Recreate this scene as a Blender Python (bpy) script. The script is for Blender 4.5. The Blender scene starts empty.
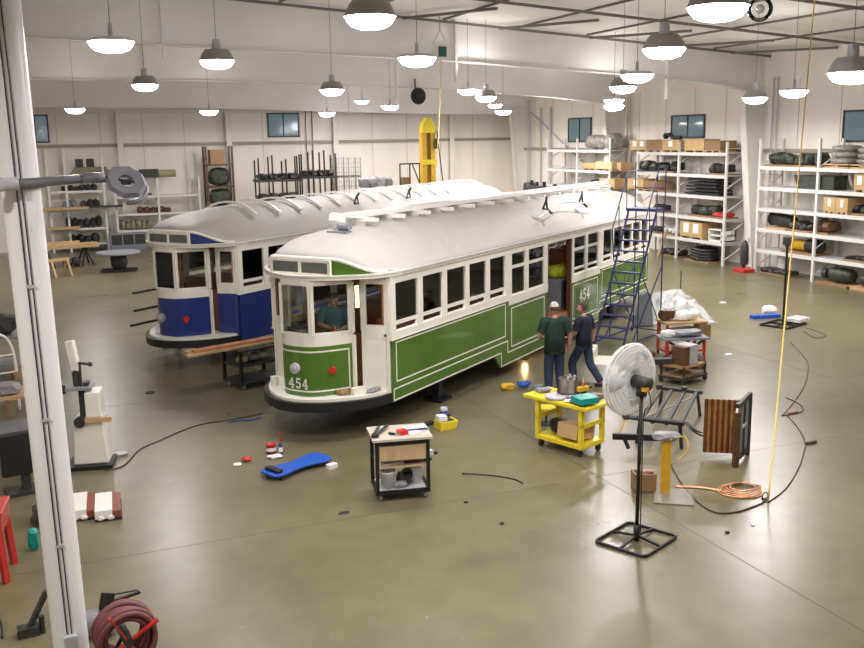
import bpy, bmesh, math, random
from math import sin, cos, pi, radians as R
from mathutils import Vector as V, Matrix as M
random.seed(7)
sc = bpy.context.scene
COL = sc.collection

# ------------------------------------------------------------------ camera
F, CXP, CYP, H = 960.0, 432.0, 324.0, 5.2
pt, ro, yw = R(10.92), R(-.92), R(22.15)
fw = V((sin(yw)*cos(pt), cos(yw)*cos(pt), -sin(pt)))
r0 = V((cos(yw), -sin(yw), 0)); u0 = r0.cross(fw)
rt = r0*cos(ro) + u0*sin(ro); up = rt.cross(fw)
cam = bpy.data.objects.new('camera', bpy.data.cameras.new('camera')); COL.objects.link(cam)
cam.matrix_world = M(((rt.x, up.x, -fw.x, 0), (rt.y, up.y, -fw.y, 0), (rt.z, up.z, -fw.z, H), (0, 0, 0, 1)))
cam.data.sensor_width = 36; cam.data.lens = 36*F/864; cam.data.clip_end = 300
sc.camera = cam
def ray(x, y): return rt*((x-CXP)/F) - up*((y-CYP)/F) + fw
def at(x, y, z=0):            # a photo pixel on the level plane z
    d = ray(x, y); return d*((z-H)/d.z) + V((0, 0, H))
def on_y(x, y, Y): d = ray(x, y); return d*(Y/d.y) + V((0, 0, H))
def on_x(x, y, X): d = ray(x, y); return d*(X/d.x) + V((0, 0, H))
def deep(x, y, dep): return ray(x, y)*dep + V((0, 0, H))

# ------------------------------------------------------------------ materials
MATS = {}
def mat(name, col, rough=.5, metal=0, noise=0, scale=8, emit=None, es=0, spec=.5, bump=0, coat=0, stretch=None):
    if name in MATS: return MATS[name]
    m = bpy.data.materials.new(name); m.use_nodes = True; nt = m.node_tree; b = nt.nodes['Principled BSDF']
    b.inputs['Base Color'].default_value = (*col, 1); b.inputs['Roughness'].default_value = rough
    b.inputs['Metallic'].default_value = metal; b.inputs['Specular IOR Level'].default_value = spec
    b.inputs['Coat Weight'].default_value = coat
    if emit: b.inputs['Emission Color'].default_value = (*emit, 1); b.inputs['Emission Strength'].default_value = es
    if noise or bump:
        tc = nt.nodes.new('ShaderNodeTexCoord'); n = nt.nodes.new('ShaderNodeTexNoise')
        n.inputs['Scale'].default_value = scale; n.inputs['Detail'].default_value = 6
        src = tc.outputs['Object']
        if stretch:
            mp = nt.nodes.new('ShaderNodeMapping'); mp.inputs['Scale'].default_value = stretch
            nt.links.new(src, mp.inputs['Vector']); src = mp.outputs['Vector']
        nt.links.new(src, n.inputs['Vector'])
        if noise:
            cr = nt.nodes.new('ShaderNodeValToRGB')
            cr.color_ramp.elements[0].position = .3; cr.color_ramp.elements[1].position = .7
            cr.color_ramp.elements[0].color = (*[max(0, c*(1-noise)) for c in col], 1)
            cr.color_ramp.elements[1].color = (*[min(1, c*(1+noise)) for c in col], 1)
            nt.links.new(n.outputs['Fac'], cr.inputs['Fac']); nt.links.new(cr.outputs['Color'], b.inputs['Base Color'])
        if bump:
            bp = nt.nodes.new('ShaderNodeBump'); bp.inputs['Strength'].default_value = bump; bp.inputs['Distance'].default_value = .02
            nt.links.new(n.outputs['Fac'], bp.inputs['Height']); nt.links.new(bp.outputs['Normal'], b.inputs['Normal'])
    MATS[name] = m; return m
def glass(name, tint, refl=.12):
    m = bpy.data.materials.new(name); m.use_nodes = True; nt = m.node_tree; nt.nodes.clear()
    o = nt.nodes.new('ShaderNodeOutputMaterial'); t = nt.nodes.new('ShaderNodeBsdfTransparent'); g = nt.nodes.new('ShaderNodeBsdfGlossy')
    mx = nt.nodes.new('ShaderNodeMixShader'); fr = nt.nodes.new('ShaderNodeFresnel'); fr.inputs['IOR'].default_value = 1.45
    t.inputs['Color'].default_value = (*tint, 1); g.inputs['Roughness'].default_value = .03
    nt.links.new(fr.outputs[0], mx.inputs[0]); nt.links.new(t.outputs[0], mx.inputs[1]); nt.links.new(g.outputs[0], mx.inputs[2])
    nt.links.new(mx.outputs[0], o.inputs[0]); return m
def fanmesh(name):
    m = mat(name, (.8, .8, .8), .4)
    return m
white = mat('white_paint', (.80, .78, .72), .35, noise=.03, scale=3)
cream = mat('cream_trim', (.80, .77, .68), .35, noise=.04, scale=4)
wallm = mat('wall_liner', (.90, .84, .765), .5, noise=.04, scale=1.2, stretch=(1, 1, .15))
ceilm = mat('ceiling_liner', (.80, .78, .73), .6, noise=.05, scale=.8)
beamm = mat('beam_paint', (.84, .82, .81), .5, noise=.04, scale=.7)
seam = mat('seam_grey', (.16, .15, .13), .6)
colm = mat('column_white', (.90, .89, .90), .35)
green = mat('tram_green', (.072, .165, .020), .22, noise=.10, scale=1.5, coat=.4)
blue = mat('tram_blue', (.014, .032, .17), .3, noise=.10, scale=1.5, coat=.3)
canvas = mat('roof_canvas', (.42, .40, .375), .6, noise=.05, scale=2.5)
black = mat('black_paint', (.009, .009, .010), .5)
dark = mat('dark_iron', (.03, .028, .027), .5, noise=.4, scale=9)
darkgreen = mat('dark_green_parts', (.035, .042, .032), .5, noise=.5, scale=6)
grey = mat('grey_steel', (.27, .265, .28), .5, .1, noise=.1)
lgrey = mat('light_grey', (.50, .50, .52), .45, noise=.06)
shelfm = mat('shelf_white', (.66, .655, .64), .45)
greyp = mat('grey_paint', (.22, .23, .26), .5, noise=.1)
timb = mat('tram_timber', (.33, .15, .07), .4, noise=.35, scale=5, stretch=(1, 8, 8))  # brown timber lightened to stand in for light inside the tram
brown = mat('brown_timber', (.10, .045, .022), .4, noise=.35, scale=5, stretch=(1, 8, 8))
timber = mat('pale_timber', (.50, .33, .17), .55, noise=.2, scale=4, stretch=(1, 10, 10))
ply = mat('plywood', (.52, .38, .23), .55, noise=.15, scale=5)
card = mat('cardboard', (.50, .34, .155), .7, noise=.08, scale=3)
cardb = mat('cardboard_brown', (.28, .17, .08), .7, noise=.1, scale=3)
yellow = mat('yellow_paint', (.76, .60, .03), .35, noise=.05)
yellowo = mat('ochre_yellow', (.62, .36, .02), .4, noise=.12)
red = mat('red_paint', (.50, .025, .02), .4)
orange = mat('red_orange', (.40, .07, .03), .5)
bluep = mat('ladder_blue', (.035, .045, .16), .4)
creepb = mat('creeper_blue', (.02, .10, .48), .35)
teal = mat('teal_plastic', (.0, .27, .24), .35)
copper = mat('copper', (.85, .42, .23), .3, .6, noise=.25, scale=12)
skin = mat('skin', (.48, .25, .17), .5)
hairm = mat('hair_brown', (.05, .028, .018), .7)
denim = mat('denim', (.020, .034, .078), .8, noise=.2, scale=14)
tee_g = mat('tee_dark_green', (.008, .026, .016), .85)
tee_n = mat('tee_navy', (.008, .011, .026), .85)
shirt_t = mat('shirt_teal', (.05, .14, .16), .8)
capm = mat('cap_khaki', (.50, .46, .38), .8)
paper = mat('paper', (.85, .85, .85), .7)
plastic = mat('clear_sheet', (.46, .46, .45), .35, noise=.2, scale=5, bump=.6)
hivis = mat('hi_vis_yellow', (.45, .50, .02), .6, noise=.3, scale=9)
rubber = mat('rubber_hose', (.16, .05, .05), .5)
rope = mat('yellow_rope', (.78, .54, .14), .6)
cordm = mat('brown_cord', (.07, .04, .025), .6)
wrap = mat('wrapped_grey', (.26, .25, .22), .3, noise=.45, scale=7, bump=.5)
redlamp = mat('red_lens', (.6, .02, .02), .25)
lens = mat('lamp_lens', (.9, .9, .95), .4, emit=(.93, .88, 1.0), es=55)
reflm = mat('lamp_reflector', (.36, .345, .33), .5, .2)
reflw = mat('lamp_reflector_white', (.66, .65, .66), .5)
winglass = mat('dusk_glass', (.07, .10, .11), .08, emit=(.20, .27, .30), es=.35)  # faint emission stands in for dusk light in the panes
pane = glass('window_pane', (.93, .95, .95))
def floor_mat():
    m = mat('concrete', (.25, .222, .168), .3)
    nt = m.node_tree; b = nt.nodes['Principled BSDF']; tc = nt.nodes.new('ShaderNodeTexCoord')
    def noise(s, d=8):
        n = nt.nodes.new('ShaderNodeTexNoise'); n.inputs['Scale'].default_value = s; n.inputs['Detail'].default_value = d
        nt.links.new(tc.outputs['Object'], n.inputs['Vector']); return n
    n1, n2, n3 = noise(.35), noise(2.2), noise(11, 4)
    cr = nt.nodes.new('ShaderNodeValToRGB'); e = cr.color_ramp.elements
    e[0].position = .28; e[0].color = (.112, .097, .053, 1); e[1].position = .72; e[1].color = (.195, .170, .100, 1)
    ad = nt.nodes.new('ShaderNodeMath'); ad.operation = 'MULTIPLY_ADD'; ad.inputs[1].default_value = .55
    ad2 = nt.nodes.new('ShaderNodeMath'); ad2.operation = 'MULTIPLY_ADD'; ad2.inputs[1].default_value = .45
    nt.links.new(n2.outputs['Fac'], ad2.inputs[0]); ad2.inputs[2].default_value = 0
    nt.links.new(n1.outputs['Fac'], ad.inputs[0]); nt.links.new(ad2.outputs[0], ad.inputs[2])
    nt.links.new(ad.outputs[0], cr.inputs['Fac'])
    # pale paint flecks worn into the surface
    fl = nt.nodes.new('ShaderNodeValToRGB'); fe = fl.color_ramp.elements
    fe[0].position = .70; fe[0].color = (0, 0, 0, 1); fe[1].position = .76; fe[1].color = (.5, .5, .5, 1)
    nt.links.new(n3.outputs['Fac'], fl.inputs['Fac'])
    mx = nt.nodes.new('ShaderNodeMixRGB'); mx.inputs['Color2'].default_value = (.34, .32, .27, 1)
    nt.links.new(fl.outputs['Color'], mx.inputs['Fac']); nt.links.new(cr.outputs['Color'], mx.inputs['Color1'])
    nt.links.new(mx.outputs['Color'], b.inputs['Base Color'])
    rr = nt.nodes.new('ShaderNodeMapRange'); rr.inputs[3].default_value = .20; rr.inputs[4].default_value = .42
    nt.links.new(n1.outputs['Fac'], rr.inputs[0]); nt.links.new(rr.outputs[0], b.inputs['Roughness'])
    b.inputs['Specular IOR Level'].default_value = .5
    return m
concrete = floor_mat()

# ------------------------------------------------------------------ mesh helpers
class MB:
    def __init__(s): s.bm = bmesh.new()
    def box(s, c, d, rz=0, rx=0, ry=0):
        m = M.Translation(V(c)) @ M.Rotation(rz, 4, 'Z') @ M.Rotation(ry, 4, 'Y') @ M.Rotation(rx, 4, 'X') @ M.Diagonal((*d, 1))
        bmesh.ops.create_cube(s.bm, size=1, matrix=m); return s
    def mm(s, a, b):
        return s.box([(p+q)/2 for p, q in zip(a, b)], [abs(q-p) for p, q in zip(a, b)])
    def cyl(s, p, q, r, r2=None, n=12, caps=True):
        p, q = V(p), V(q); d = q-p
        m = M.Translation((p+q)/2) @ d.to_track_quat('Z', 'Y').to_matrix().to_4x4()
        bmesh.ops.create_cone(s.bm, cap_ends=caps, segments=n, radius1=r, radius2=r if r2 is None else r2, depth=d.length, matrix=m); return s
    def bar(s, p, q, w, h=None):          # square bar between two points
        p, q = V(p), V(q); d = q-p
        m = M.Translation((p+q)/2) @ d.to_track_quat('X', 'Z').to_matrix().to_4x4() @ M.Diagonal((d.length, w, h or w, 1))
        bmesh.ops.create_cube(s.bm, size=1, matrix=m); return s
    def tube(s, pts, r, n=8, closed=False):
        pts = [V(p) for p in pts]; rings = []; N = len(pts); prev = None
        for i, p in enumerate(pts):
            a = pts[(i-1) % N] if closed or i > 0 else p
            b = pts[(i+1) % N] if closed or i < N-1 else p
            t = (b-a).normalized()
            if prev is None: x = t.orthogonal().normalized()
            else:
                x = prev - t*prev.dot(t); x = x.normalized() if x.length > 1e-6 else t.orthogonal().normalized()
            prev = x; y = t.cross(x)
            rr = r[i] if isinstance(r, (list, tuple)) else r
            rings.append([s.bm.verts.new(p + x*cos(2*pi*k/n)*rr + y*sin(2*pi*k/n)*rr) for k in range(n)])
        for i in range(N if closed else N-1):
            A, B = rings[i], rings[(i+1) % N]
            for k in range(n): s.bm.faces.new((A[k], A[(k+1) % n], B[(k+1) % n], B[k]))
        if not closed: s.bm.faces.new(rings[0][::-1]); s.bm.faces.new(rings[-1])
        return s
    def lathe(s, prof, c=(0, 0, 0), n=20, mtx=None):
        c = V(c); rings = []
        f = (lambda v: mtx @ v) if mtx else (lambda v: v + c)
        for r, z in prof:
            rings.append([s.bm.verts.new(f(V((r*cos(2*pi*k/n), r*sin(2*pi*k/n), z)))) for k in range(n)] if r > 1e-5 else [s.bm.verts.new(f(V((0, 0, z))))])
        for A, B in zip(rings, rings[1:]):
            for k in range(n):
                if len(A) == 1 and len(B) == 1: continue
                if len(A) == 1: s.bm.faces.new((A[0], B[(k+1) % n], B[k]))
                elif len(B) == 1: s.bm.faces.new((A[k], A[(k+1) % n], B[0]))
                else: s.bm.faces.new((A[k], A[(k+1) % n], B[(k+1) % n], B[k]))
        return s
    def prism(s, poly, ax, a, b):         # outline extruded along an axis; poly holds the other two coordinates in order
        def P(p, t): return {'x': (t, p[0], p[1]), 'y': (p[0], t, p[1]), 'z': (p[0], p[1], t)}[ax]
        A = [s.bm.verts.new(P(p, a)) for p in poly]; B = [s.bm.verts.new(P(p, b)) for p in poly]; n = len(poly)
        s.bm.faces.new(A); s.bm.faces.new(B[::-1])
        for i in range(n): s.bm.faces.new((A[i], B[i], B[(i+1) % n], A[(i+1) % n]))
        return s
    def sphere(s, c, r, n=12, rz=0):
        rr = r if isinstance(r, (list, tuple)) else (r, r, r)
        bmesh.ops.create_uvsphere(s.bm, u_segments=n, v_segments=max(6, n*2//3), radius=1, matrix=M.Translation(V(c)) @ M.Rotation(rz, 4, 'Z') @ M.Diagonal((*rr, 1))); return s
    def strip(s, path, z0, z1, th):       # upright sheet following a plan line; th pushes it sideways into a solid
        n = len(path); out = []
        for i, p in enumerate(path):
            a = V(path[max(0, i-1)]); b = V(path[min(n-1, i+1)]); t = (b-a).normalized(); nr = V((-t.y, t.x)) * th
            out.append((p[0]+nr.x, p[1]+nr.y))
        zz = lambda z, i: z[i] if isinstance(z, (list, tuple)) else z
        r = [[s.bm.verts.new((q[0], q[1], z)) for q, z in ((path[i], zz(z0, i)), (path[i], zz(z1, i)), (out[i], zz(z1, i)), (out[i], zz(z0, i)))] for i in range(n)]
        for A, B in zip(r, r[1:]):
            for k in range(4): s.bm.faces.new((A[k], B[k], B[(k+1) % 4], A[(k+1) % 4]))
        s.bm.faces.new(r[0]); s.bm.faces.new(r[-1][::-1]); return s
    def lump(s, c, d, seed=0, rough=.25, rz=0):     # an irregular rounded heap or casting
        rnd = random.Random(seed); b2 = bmesh.new(); bmesh.ops.create_icosphere(b2, subdivisions=2, radius=1)
        for v in b2.verts:
            k = 1 + rnd.uniform(-rough, rough); q = v.co*k
            q = V([math.copysign(abs(t)**.7, t) for t in q]); v.co = q
        b2.transform(M.Translation(V(c)) @ M.Rotation(rz, 4, 'Z') @ M.Diagonal((d[0]/2, d[1]/2, d[2]/2, 1)))
        me = bpy.data.meshes.new('t'); b2.to_mesh(me); b2.free(); s.bm.from_mesh(me); bpy.data.meshes.remove(me); return s
    def build(s, name, m, parent=None, smooth=False, bev=0, loc=None, rz=0):
        bmesh.ops.recalc_face_normals(s.bm, faces=s.bm.faces)
        me = bpy.data.meshes.new(name); s.bm.to_mesh(me); s.bm.free()
        me.materials.append(m)
        if smooth:
            for p in me.polygons: p.use_smooth = True
        o = bpy.data.objects.new(name, me); COL.objects.link(o)
        if parent: o.parent = parent
        if loc is not None: o.location = loc
        if rz: o.rotation_euler.z = rz
        if bev:
            b = o.modifiers.new('bevel', 'BEVEL'); b.width = bev; b.segments = 2; b.limit_method = 'ANGLE'
        return o
def tag(o, label, cat, group=None, kind=None):
    o['label'] = label; o['category'] = cat
    if group: o['group'] = group
    if kind: o['kind'] = kind
    return o
def thing(name, label, cat, loc=(0, 0, 0), rz=0, group=None):
    o = bpy.data.objects.new(name, None); COL.objects.link(o); o.empty_display_size = .2
    o.location = loc; o.rotation_euler.z = rz
    return tag(o, label, cat, group)
def struct(o): o['kind'] = 'structure'; return o
def copy_tree(o, parent=None):
    c = o.copy(); COL.objects.link(c)
    if parent: c.parent = parent
    for ch in list(o.children):
        if not ch.name.startswith('rod'): copy_tree(ch, c)
    return c
def chaikin(p, it=2):
    for _ in range(it):
        q = [p[0]]
        for a, b in zip(p, p[1:]):
            q += [(a[0]*.75+b[0]*.25, a[1]*.75+b[1]*.25), (a[0]*.25+b[0]*.75, a[1]*.25+b[1]*.75)]
        p = q + [p[-1]]
    return p
def curve(pts, k=8):          # smooth line through points
    pts = [V(p) for p in pts]; out = []
    P = [pts[0]] + pts + [pts[-1]]
    for i in range(1, len(P)-2):
        for j in range(k):
            t = j/k; a, b, c, d = P[i-1], P[i], P[i+1], P[i+2]
            out.append(.5*((2*b) + (c-a)*t + (2*a-5*b+4*c-d)*t*t + (3*b-a-3*c+d)*t**3))
    return out + [pts[-1]]

# ------------------------------------------------------------------ the hall
XR, YB, XL, YF = 26.45, 51.6, -11.0, -8.0
def ceil_z(x): return 9.95 - .065*x
struct(MB().mm((XL-.2, YF-.2, -.2), (XR+.2, YB+.2, 0)).build('floor', concrete))
zl, zr = ceil_z(XL), ceil_z(XR)
struct(MB().mm((XL, YB, 0), (XR, YB+.15, zl)).build('wall_back', wallm))
struct(MB().mm((XR, YF, 0), (XR+.15, YB+.15, zr+.3)).build('wall_right', wallm))
struct(MB().mm((XL-.15, YF, 0), (XL, YB, zl+.3)).build('wall_left', wallm))
struct(MB().mm((XL, YF-.15, 0), (XR, YF, zl)).build('wall_front', wallm))
cb = MB().prism([(XL-.2, ceil_z(XL-.2)), (XR+.2, ceil_z(XR+.2)), (XR+.2, ceil_z(XR+.2)+.2), (XL-.2, ceil_z(XL-.2)+.2)], 'y', YF-.2, YB+.2)
struct(cb.build('ceiling', ceilm))
tn = [0]
def trim(mb, m, smooth=False):
    tn[0] += 1; return struct(mb.build('trim_%d' % tn[0], m, smooth=smooth))
# slab joints in the floor
for x in (-.05, 7.72, 15.5, 23.3): trim(MB().mm((x-.008, YF, -.001), (x+.008, YB, .0015)), mat('joint', (.085, .075, .055), .5))
for y in (4.6, 12.2, 19.8, 27.4, 35): trim(MB().mm((XL, y-.006, -.001), (XR, y+.006, .0014)), mat('joint_faint', (.115, .10, .072), .45))
# roof frames: deep rafters with a sloping lower edge
def rafter(Y, low):
    top = [(x, ceil_z(x)) for x, z in low]
    b = MB().prism(low + top[::-1], 'y', Y-.02, Y+.02)
    for (x0, z0), (x1, z1) in zip(low, low[1:]): b.bar((x0, Y, z0), (x1, Y, z1), .3, .03)
    trim(b, beamm)
rafter(30.5, [(XL, 8.55), (.24, 8.2), (5, 8.02), (12.6, 7.77), (20.8, 7.32), (24, 7.1), (25.2, 6.9), (XR, 6.75)])
rafter(40.3, [(XL, 7.8), (.2, 7.64), (6.9, 7.63), (11.9, 7.52), (16.6, 7.38), (22.5, 7.02), (25.3, 6.75), (XR, 6.65)])
rafter(50.4, [(XL, 7.1), (.5, 6.95), (8, 6.92), (14.9, 6.72), (20.8, 6.55), (25.6, 6.5), (XR, 6.45)])
for Y, x in ((30.5, 3.9), (30.5, 13.4), (30.5, 21.9), (40.3, 14.9), (40.3, 4.4), (50.4, 15.9)):
    trim(MB().mm((x-.04, Y-.15, ceil_z(x)-2.0 if Y < 35 else ceil_z(x)-2.4), (x+.04, Y+.02, ceil_z(x))), beamm)
# ceiling ribs along the hall and dark conduits across it
x = -9.0
while x < 26:
    trim(MB().box((x, (YF+YB)/2, ceil_z(x)-.03), (.07, YB-YF, .06)), seam); x += 2.75
for y, dz in ((30.2, .14), (25.5, .16), (20.4, .16)):
    trim(MB().cyl((XL, y, ceil_z(XL)-dz), (XR, y, ceil_z(XR)-dz), .045, n=8), seam)
for y0, x0 in ((27.3, 11.6), (27.3, 15.1), (27.3, 18.6), (27.3, 22.0), (27.3, 24.8)):
    trim(MB().bar((x0+1.5, y0-.6, ceil_z(x0+1.5)-.14), (x0-.1, y0+3.0, ceil_z(x0)-.15), .10, .08), seam)
# girts and columns along the walls
girt = mat('girt_tan', (.36, .31, .25), .5)
trim(MB().box(((XL+XR)/2, YB-.06, 5.13), (XR-XL, .12, .16)), girt)
trim(MB().box(((XL+XR)/2, YB-.02, 6.75), (XR-XL, .05, .14)), cream)
for p, Y in ((4.15, 4), (9.6, 4), (15.4, 4), (22.3, 4)):
    trim(MB().mm((p-.14, YB-.34, 0), (p+.14, YB-.3, 6.7)).mm((p-.02, YB-.3, 0), (p+.02, YB, 6.7)), white)
for k in range(12):
    xx = 1.2 + 2.05*k
    trim(MB().mm((xx-.012, YB-.012, 0), (xx+.012, YB, 7.2)), mat('panel_joint', (.55, .51, .46), .5))
trim(MB().box((XR-.06, (YB+YF)/2, 4.55), (.12, YB-YF, .14)), girt)
for k in range(14):
    yy = 22.4 + 2.05*k
    trim(MB().mm((XR-.012, yy-.012, 0), (XR, yy+.012, 7.2)), MATS['panel_joint'])
for Y in (30.35, 40.2, 50.2):       # tapered frame columns on the right wall, with pipes beside them
    t = 1.15 if Y < 50 else 1.0
    b = MB().prism([(XR, 0), (XR-.42, 0), (XR-t, 6.75), (XR, 6.95)], 'y', Y-.02, Y+.02)
    b.bar((XR-.42, Y, 0), (XR-t, Y, 6.75), .34, .035).bar((XR-.02, Y, 0), (XR-.02, Y, 6.9), .3, .03)
    trim(b, white)
    for dy in (.55, .8): trim(MB().cyl((XR-.12, Y-dy, 0), (XR-.12, Y-dy, 7.3), .035, n=8), lgrey)
trim(MB().bar((XR-.08, 49.4, 6.6), (XR-.08, 41.0, 2.6), .06), lgrey)
trim(MB().cyl((XR-.1, 48.2, 0), (XR-.1, 48.2, 6.8), .05, n=8), lgrey)
trim(MB().cyl((XR-.1, 47.1, 0), (XR-.1, 47.1, 6.8), .06, n=8), lgrey)
for (px, Y) in ((13.55, 0), (13.9, 0)): trim(MB().cyl((px+.25, YB-.1, 0), (px+.25, YB-.1, 7.0), .025, n=6), seam)
# windows: dark frames with two lights each
wn = [0]
def window(axis, a0, a1, z0, z1):
    wn[0] += 1; fr = MB(); t = .07
    def put(b, p, q, d0, d1): return b.mm((p[0], YB-d1, p[1]), (q[0], YB-d0, q[1])) if axis == 'b' else b.mm((XR-d1, p[0], p[1]), (XR-d0, q[0], q[1]))
    for p, q in (((a0, z0), (a0+t, z1)), ((a1-t, z0), (a1, z1)), ((a0, z0), (a1, z0+t)), ((a0, z1-t), (a1, z1)), (((a0+a1)/2-t/2, z0), ((a0+a1)/2+t/2, z1))): put(fr, p, q, 0, .06)
    o = struct(fr.build('window_%d' % wn[0], mat('window_frame', (.02, .025, .03), .4)))
    put(MB(), (a0+t, z0+t), (a1-t, z1-t), .005, .025).build('pane', winglass, o)
window('b', 11.72, 13.45, 5.41, 6.68); window('b', -.4, .87, 5.3, 6.66)
window('r', 24.2, 26.35, 4.85, 5.95); window('r', 33.95, 36.3, 5.05, 6.05); window('r', 43.0, 45.3, 4.9, 6.15)

# ------------------------------------------------------------------ ceiling lamps
def make_lamp(white_shade):
    root = thing('high_bay_lamp', '', 'lamp')
    MB().lathe([(.265, 0), (.262, .02), (.215, .12), (.17, .17), (0, .17)] if not white_shade else [(.262, 0), (.258, .015), (.20, .05), (0, .055)], n=28).build('shade', reflw if white_shade else reflm, root, True)
    MB().lathe([(.0, -.125), (.12, -.115), (.20, -.085), (.245, -.03), (.258, .01), (0, .01)], n=28).build('lens', lens, root, True)
    z0 = .055 if white_shade else .17
    hh = MB().cyl((0, 0, z0), (0, 0, z0+.09), .025 if white_shade else .065, n=14).box((0, 0, z0+.12), (.04, .03, .06) if white_shade else (.10, .07, .06)); hh.build('ballast', lgrey, root)
    return root
proto = {False: make_lamp(False), True: make_lamp(True)}; used = {False: 0, True: 0}
LAMPS = [  # x, y, width in the photo, pale shade, words that point it out
 (718, 8, 60, 0, 'largest round ceiling lamp, at the top edge right of the middle'),
 (370, 18, 51, 0, 'grey-shaded ceiling lamp hanging foremost above the trams, at the top edge'),
 (664, 50, 42, 0, 'grey-shaded ceiling lamp at upper right, just left of the largest lamp'),
 (217, 62, 34, 0, 'grey domed ceiling lamp over the front of the blue tram, upper left'),
 (111, 43, 45, 1, 'wide glowing ceiling lamp close to the white column, highest on the left'),
 (145, 86, 26, 0, 'ceiling lamp hanging on a thin rod left of the blue tram front'),
 (332, 91, 24, 0, 'grey-shaded ceiling lamp just above the dark window in the back wall'),
 (75, 110, 19, 1, 'low flat ceiling lamp beside the white column and the leftmost window'),
 (209, 112, 18, 1, 'flat ceiling lamp over the brown storage rack by the back wall'),
 (327, 114, 16, 1, 'small flat ceiling lamp just right of the dark window in the back wall'),
 (417, 59, 38, 1, 'wide glowing ceiling lamp left of the hanging white hoist'),
 (362, 102, 14, 1, 'tiny flat ceiling lamp right of the lamp above the back window'),
 (390, 107, 17.5, 1, 'small ceiling lamp below the round black horn'),
 (468, 91, 21, 1, 'upper left of the four ceiling lamps in a slanting row over the tram roofs'),
 (486, 98, 21, 0, 'ceiling lamp with visible grey shade in the slanting row of four over the tram roofs'),
 (503, 112, 16.5, 1, 'lowest lamp of the slanting row of four over the tram roofs'),
 (495, 106, 14, 1, 'smallest lamp of the slanting row of four over the tram roofs'),
 (432, 115, 10, 1, 'tiny ceiling lamp right above the yellow crane mast'),
 (637, 76, 33, 1, 'flat glowing ceiling lamp on top of the cluster of four near the right wall column'),
 (623, 88, 27, 0, 'grey-shaded ceiling lamp in the cluster of four near the right wall column'),
 (614, 101, 20, 1, 'third lamp down in the cluster of four near the right wall column'),
 (614, 107, 20, 1, 'lowest lamp of the cluster of four near the right wall column'),
 (755, 99, 24, 0, 'grey-shaded ceiling lamp in front of the right wall column between the shelving units'),
 (794, 92, 28, 1, 'flat glowing ceiling lamp just left of the yellow rope'),
 (852, 74, 46, 0, 'grey-shaded ceiling lamp at the right edge of the view')]
LP = 88
def lamp_or_fill(p, e=LP, kk=1):
    l = bpy.data.lights.new('lamp_or_fill_glow', 'AREA'); l.shape = 'DISK'; l.size = .42; l.energy = e; l.color = (1.0, .955, .905)
    o = bpy.data.objects.new('lamp_or_fill_glow', l); COL.objects.link(o); o.location = p - V((0, 0, .135*kk+.005)); l.size = .42*kk
    l2 = l.copy(); l2.energy = e*.09; l2.size = .2; o2 = bpy.data.objects.new('ceiling_fill', l2); COL.objects.link(o2); o2.location = p + V((.24, .12, .36*kk)); o2.rotation_euler.x = pi   # added upward fill that brightens the ceiling
def place_lamp(p, pale, label, k=1, dim=False):
    pale = bool(pale)
    o = proto[pale] if not used[pale] else copy_tree(proto[pale]); used[pale] = 1
    o.location = p; o.scale = (k, k, k); o['label'] = label; o['group'] = 'high bay lamps under the roof'
    top = (ceil_z(p.x) - p.z)/k
    rod = MB().cyl((0, 0, .12 if pale else .25), (0, 0, top), .004, n=6).build('rod', mat('rod_grey', (.12, .12, .12), .6), o)
    lamp_or_fill(p, LP*k**1.5*(.6 if dim else 1), k)
for x, y, w, pale, lab in LAMPS:
    k = .52 if w > 40 and x < 840 else .60 if w > 30 else .70          # far fixtures set deeper and enlarged to light the far walls more
    place_lamp(deep(x, y-1, F*k/w), pale, lab, k/.52, x in (217, 664))
lamp_or_fill(V((-2.3, 6.6, 6.4)), LP*2.0)  # unseen light added to brighten the white column
for i, (x, y) in enumerate([(-6, 26), (-6, 38), (19, 5), (11, 2), (2.5, 2), (-6, 14), (21, 14), (22, 40), (-6, 4), (22, 47), (22.5, 33), (20, 22), (2, 46), (-5, 46), (9, 47.5), (16, 47.5), (23, 27), (23, 40)]):
    p = V((x, y, 6.35-.02*x))
    lamp_or_fill(p, LP*(1.7 if x > 19.5 else 1))          # unseen lamps out of frame, plus bodiless fills added to brighten the walls

# ------------------------------------------------------------------ the two trams
TA = R(90-52.57); TU = V((cos(TA), sin(TA), 0)); TV = V((-sin(TA), cos(TA), 0))
UC, VC = 21.3, 10.42
def tw(u, v, z=0): return TU*u + TV*v + V((0, 0, z))
def L(u, v, z): return (u-UC, v-VC, z)
HW = 1.34
def digit(b, ch, x, z, w, h, t):
    # block numerals with foot and head serifs, drawn in the x-z plane as flat bars
    def seg(x0, z0, x1, z1, k=t): b.append(((x+x0*w, z+z0*h), (x+x1*w, z+z1*h), k))
    if ch == '4':
        seg(.66, 0, .66, 1); seg(.60, .98, .05, .36, t*.7); seg(.0, .32, 1.0, .32, t*.8); seg(.42, .03, .92, .03, t*.6)
    else:
        seg(.18, 1-.05, .85, 1-.05, t*1.1); seg(.2, .95, .16, .52, t*.7); seg(.16, .56, .55, .62, t*.7); seg(.55, .62, .82, .48, t)
        seg(.82, .5, .84, .22); seg(.84, .24, .55, .04, t); seg(.58, .03, .2, .06, t*.7); seg(.12, .2, .2, .06, t)
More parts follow.
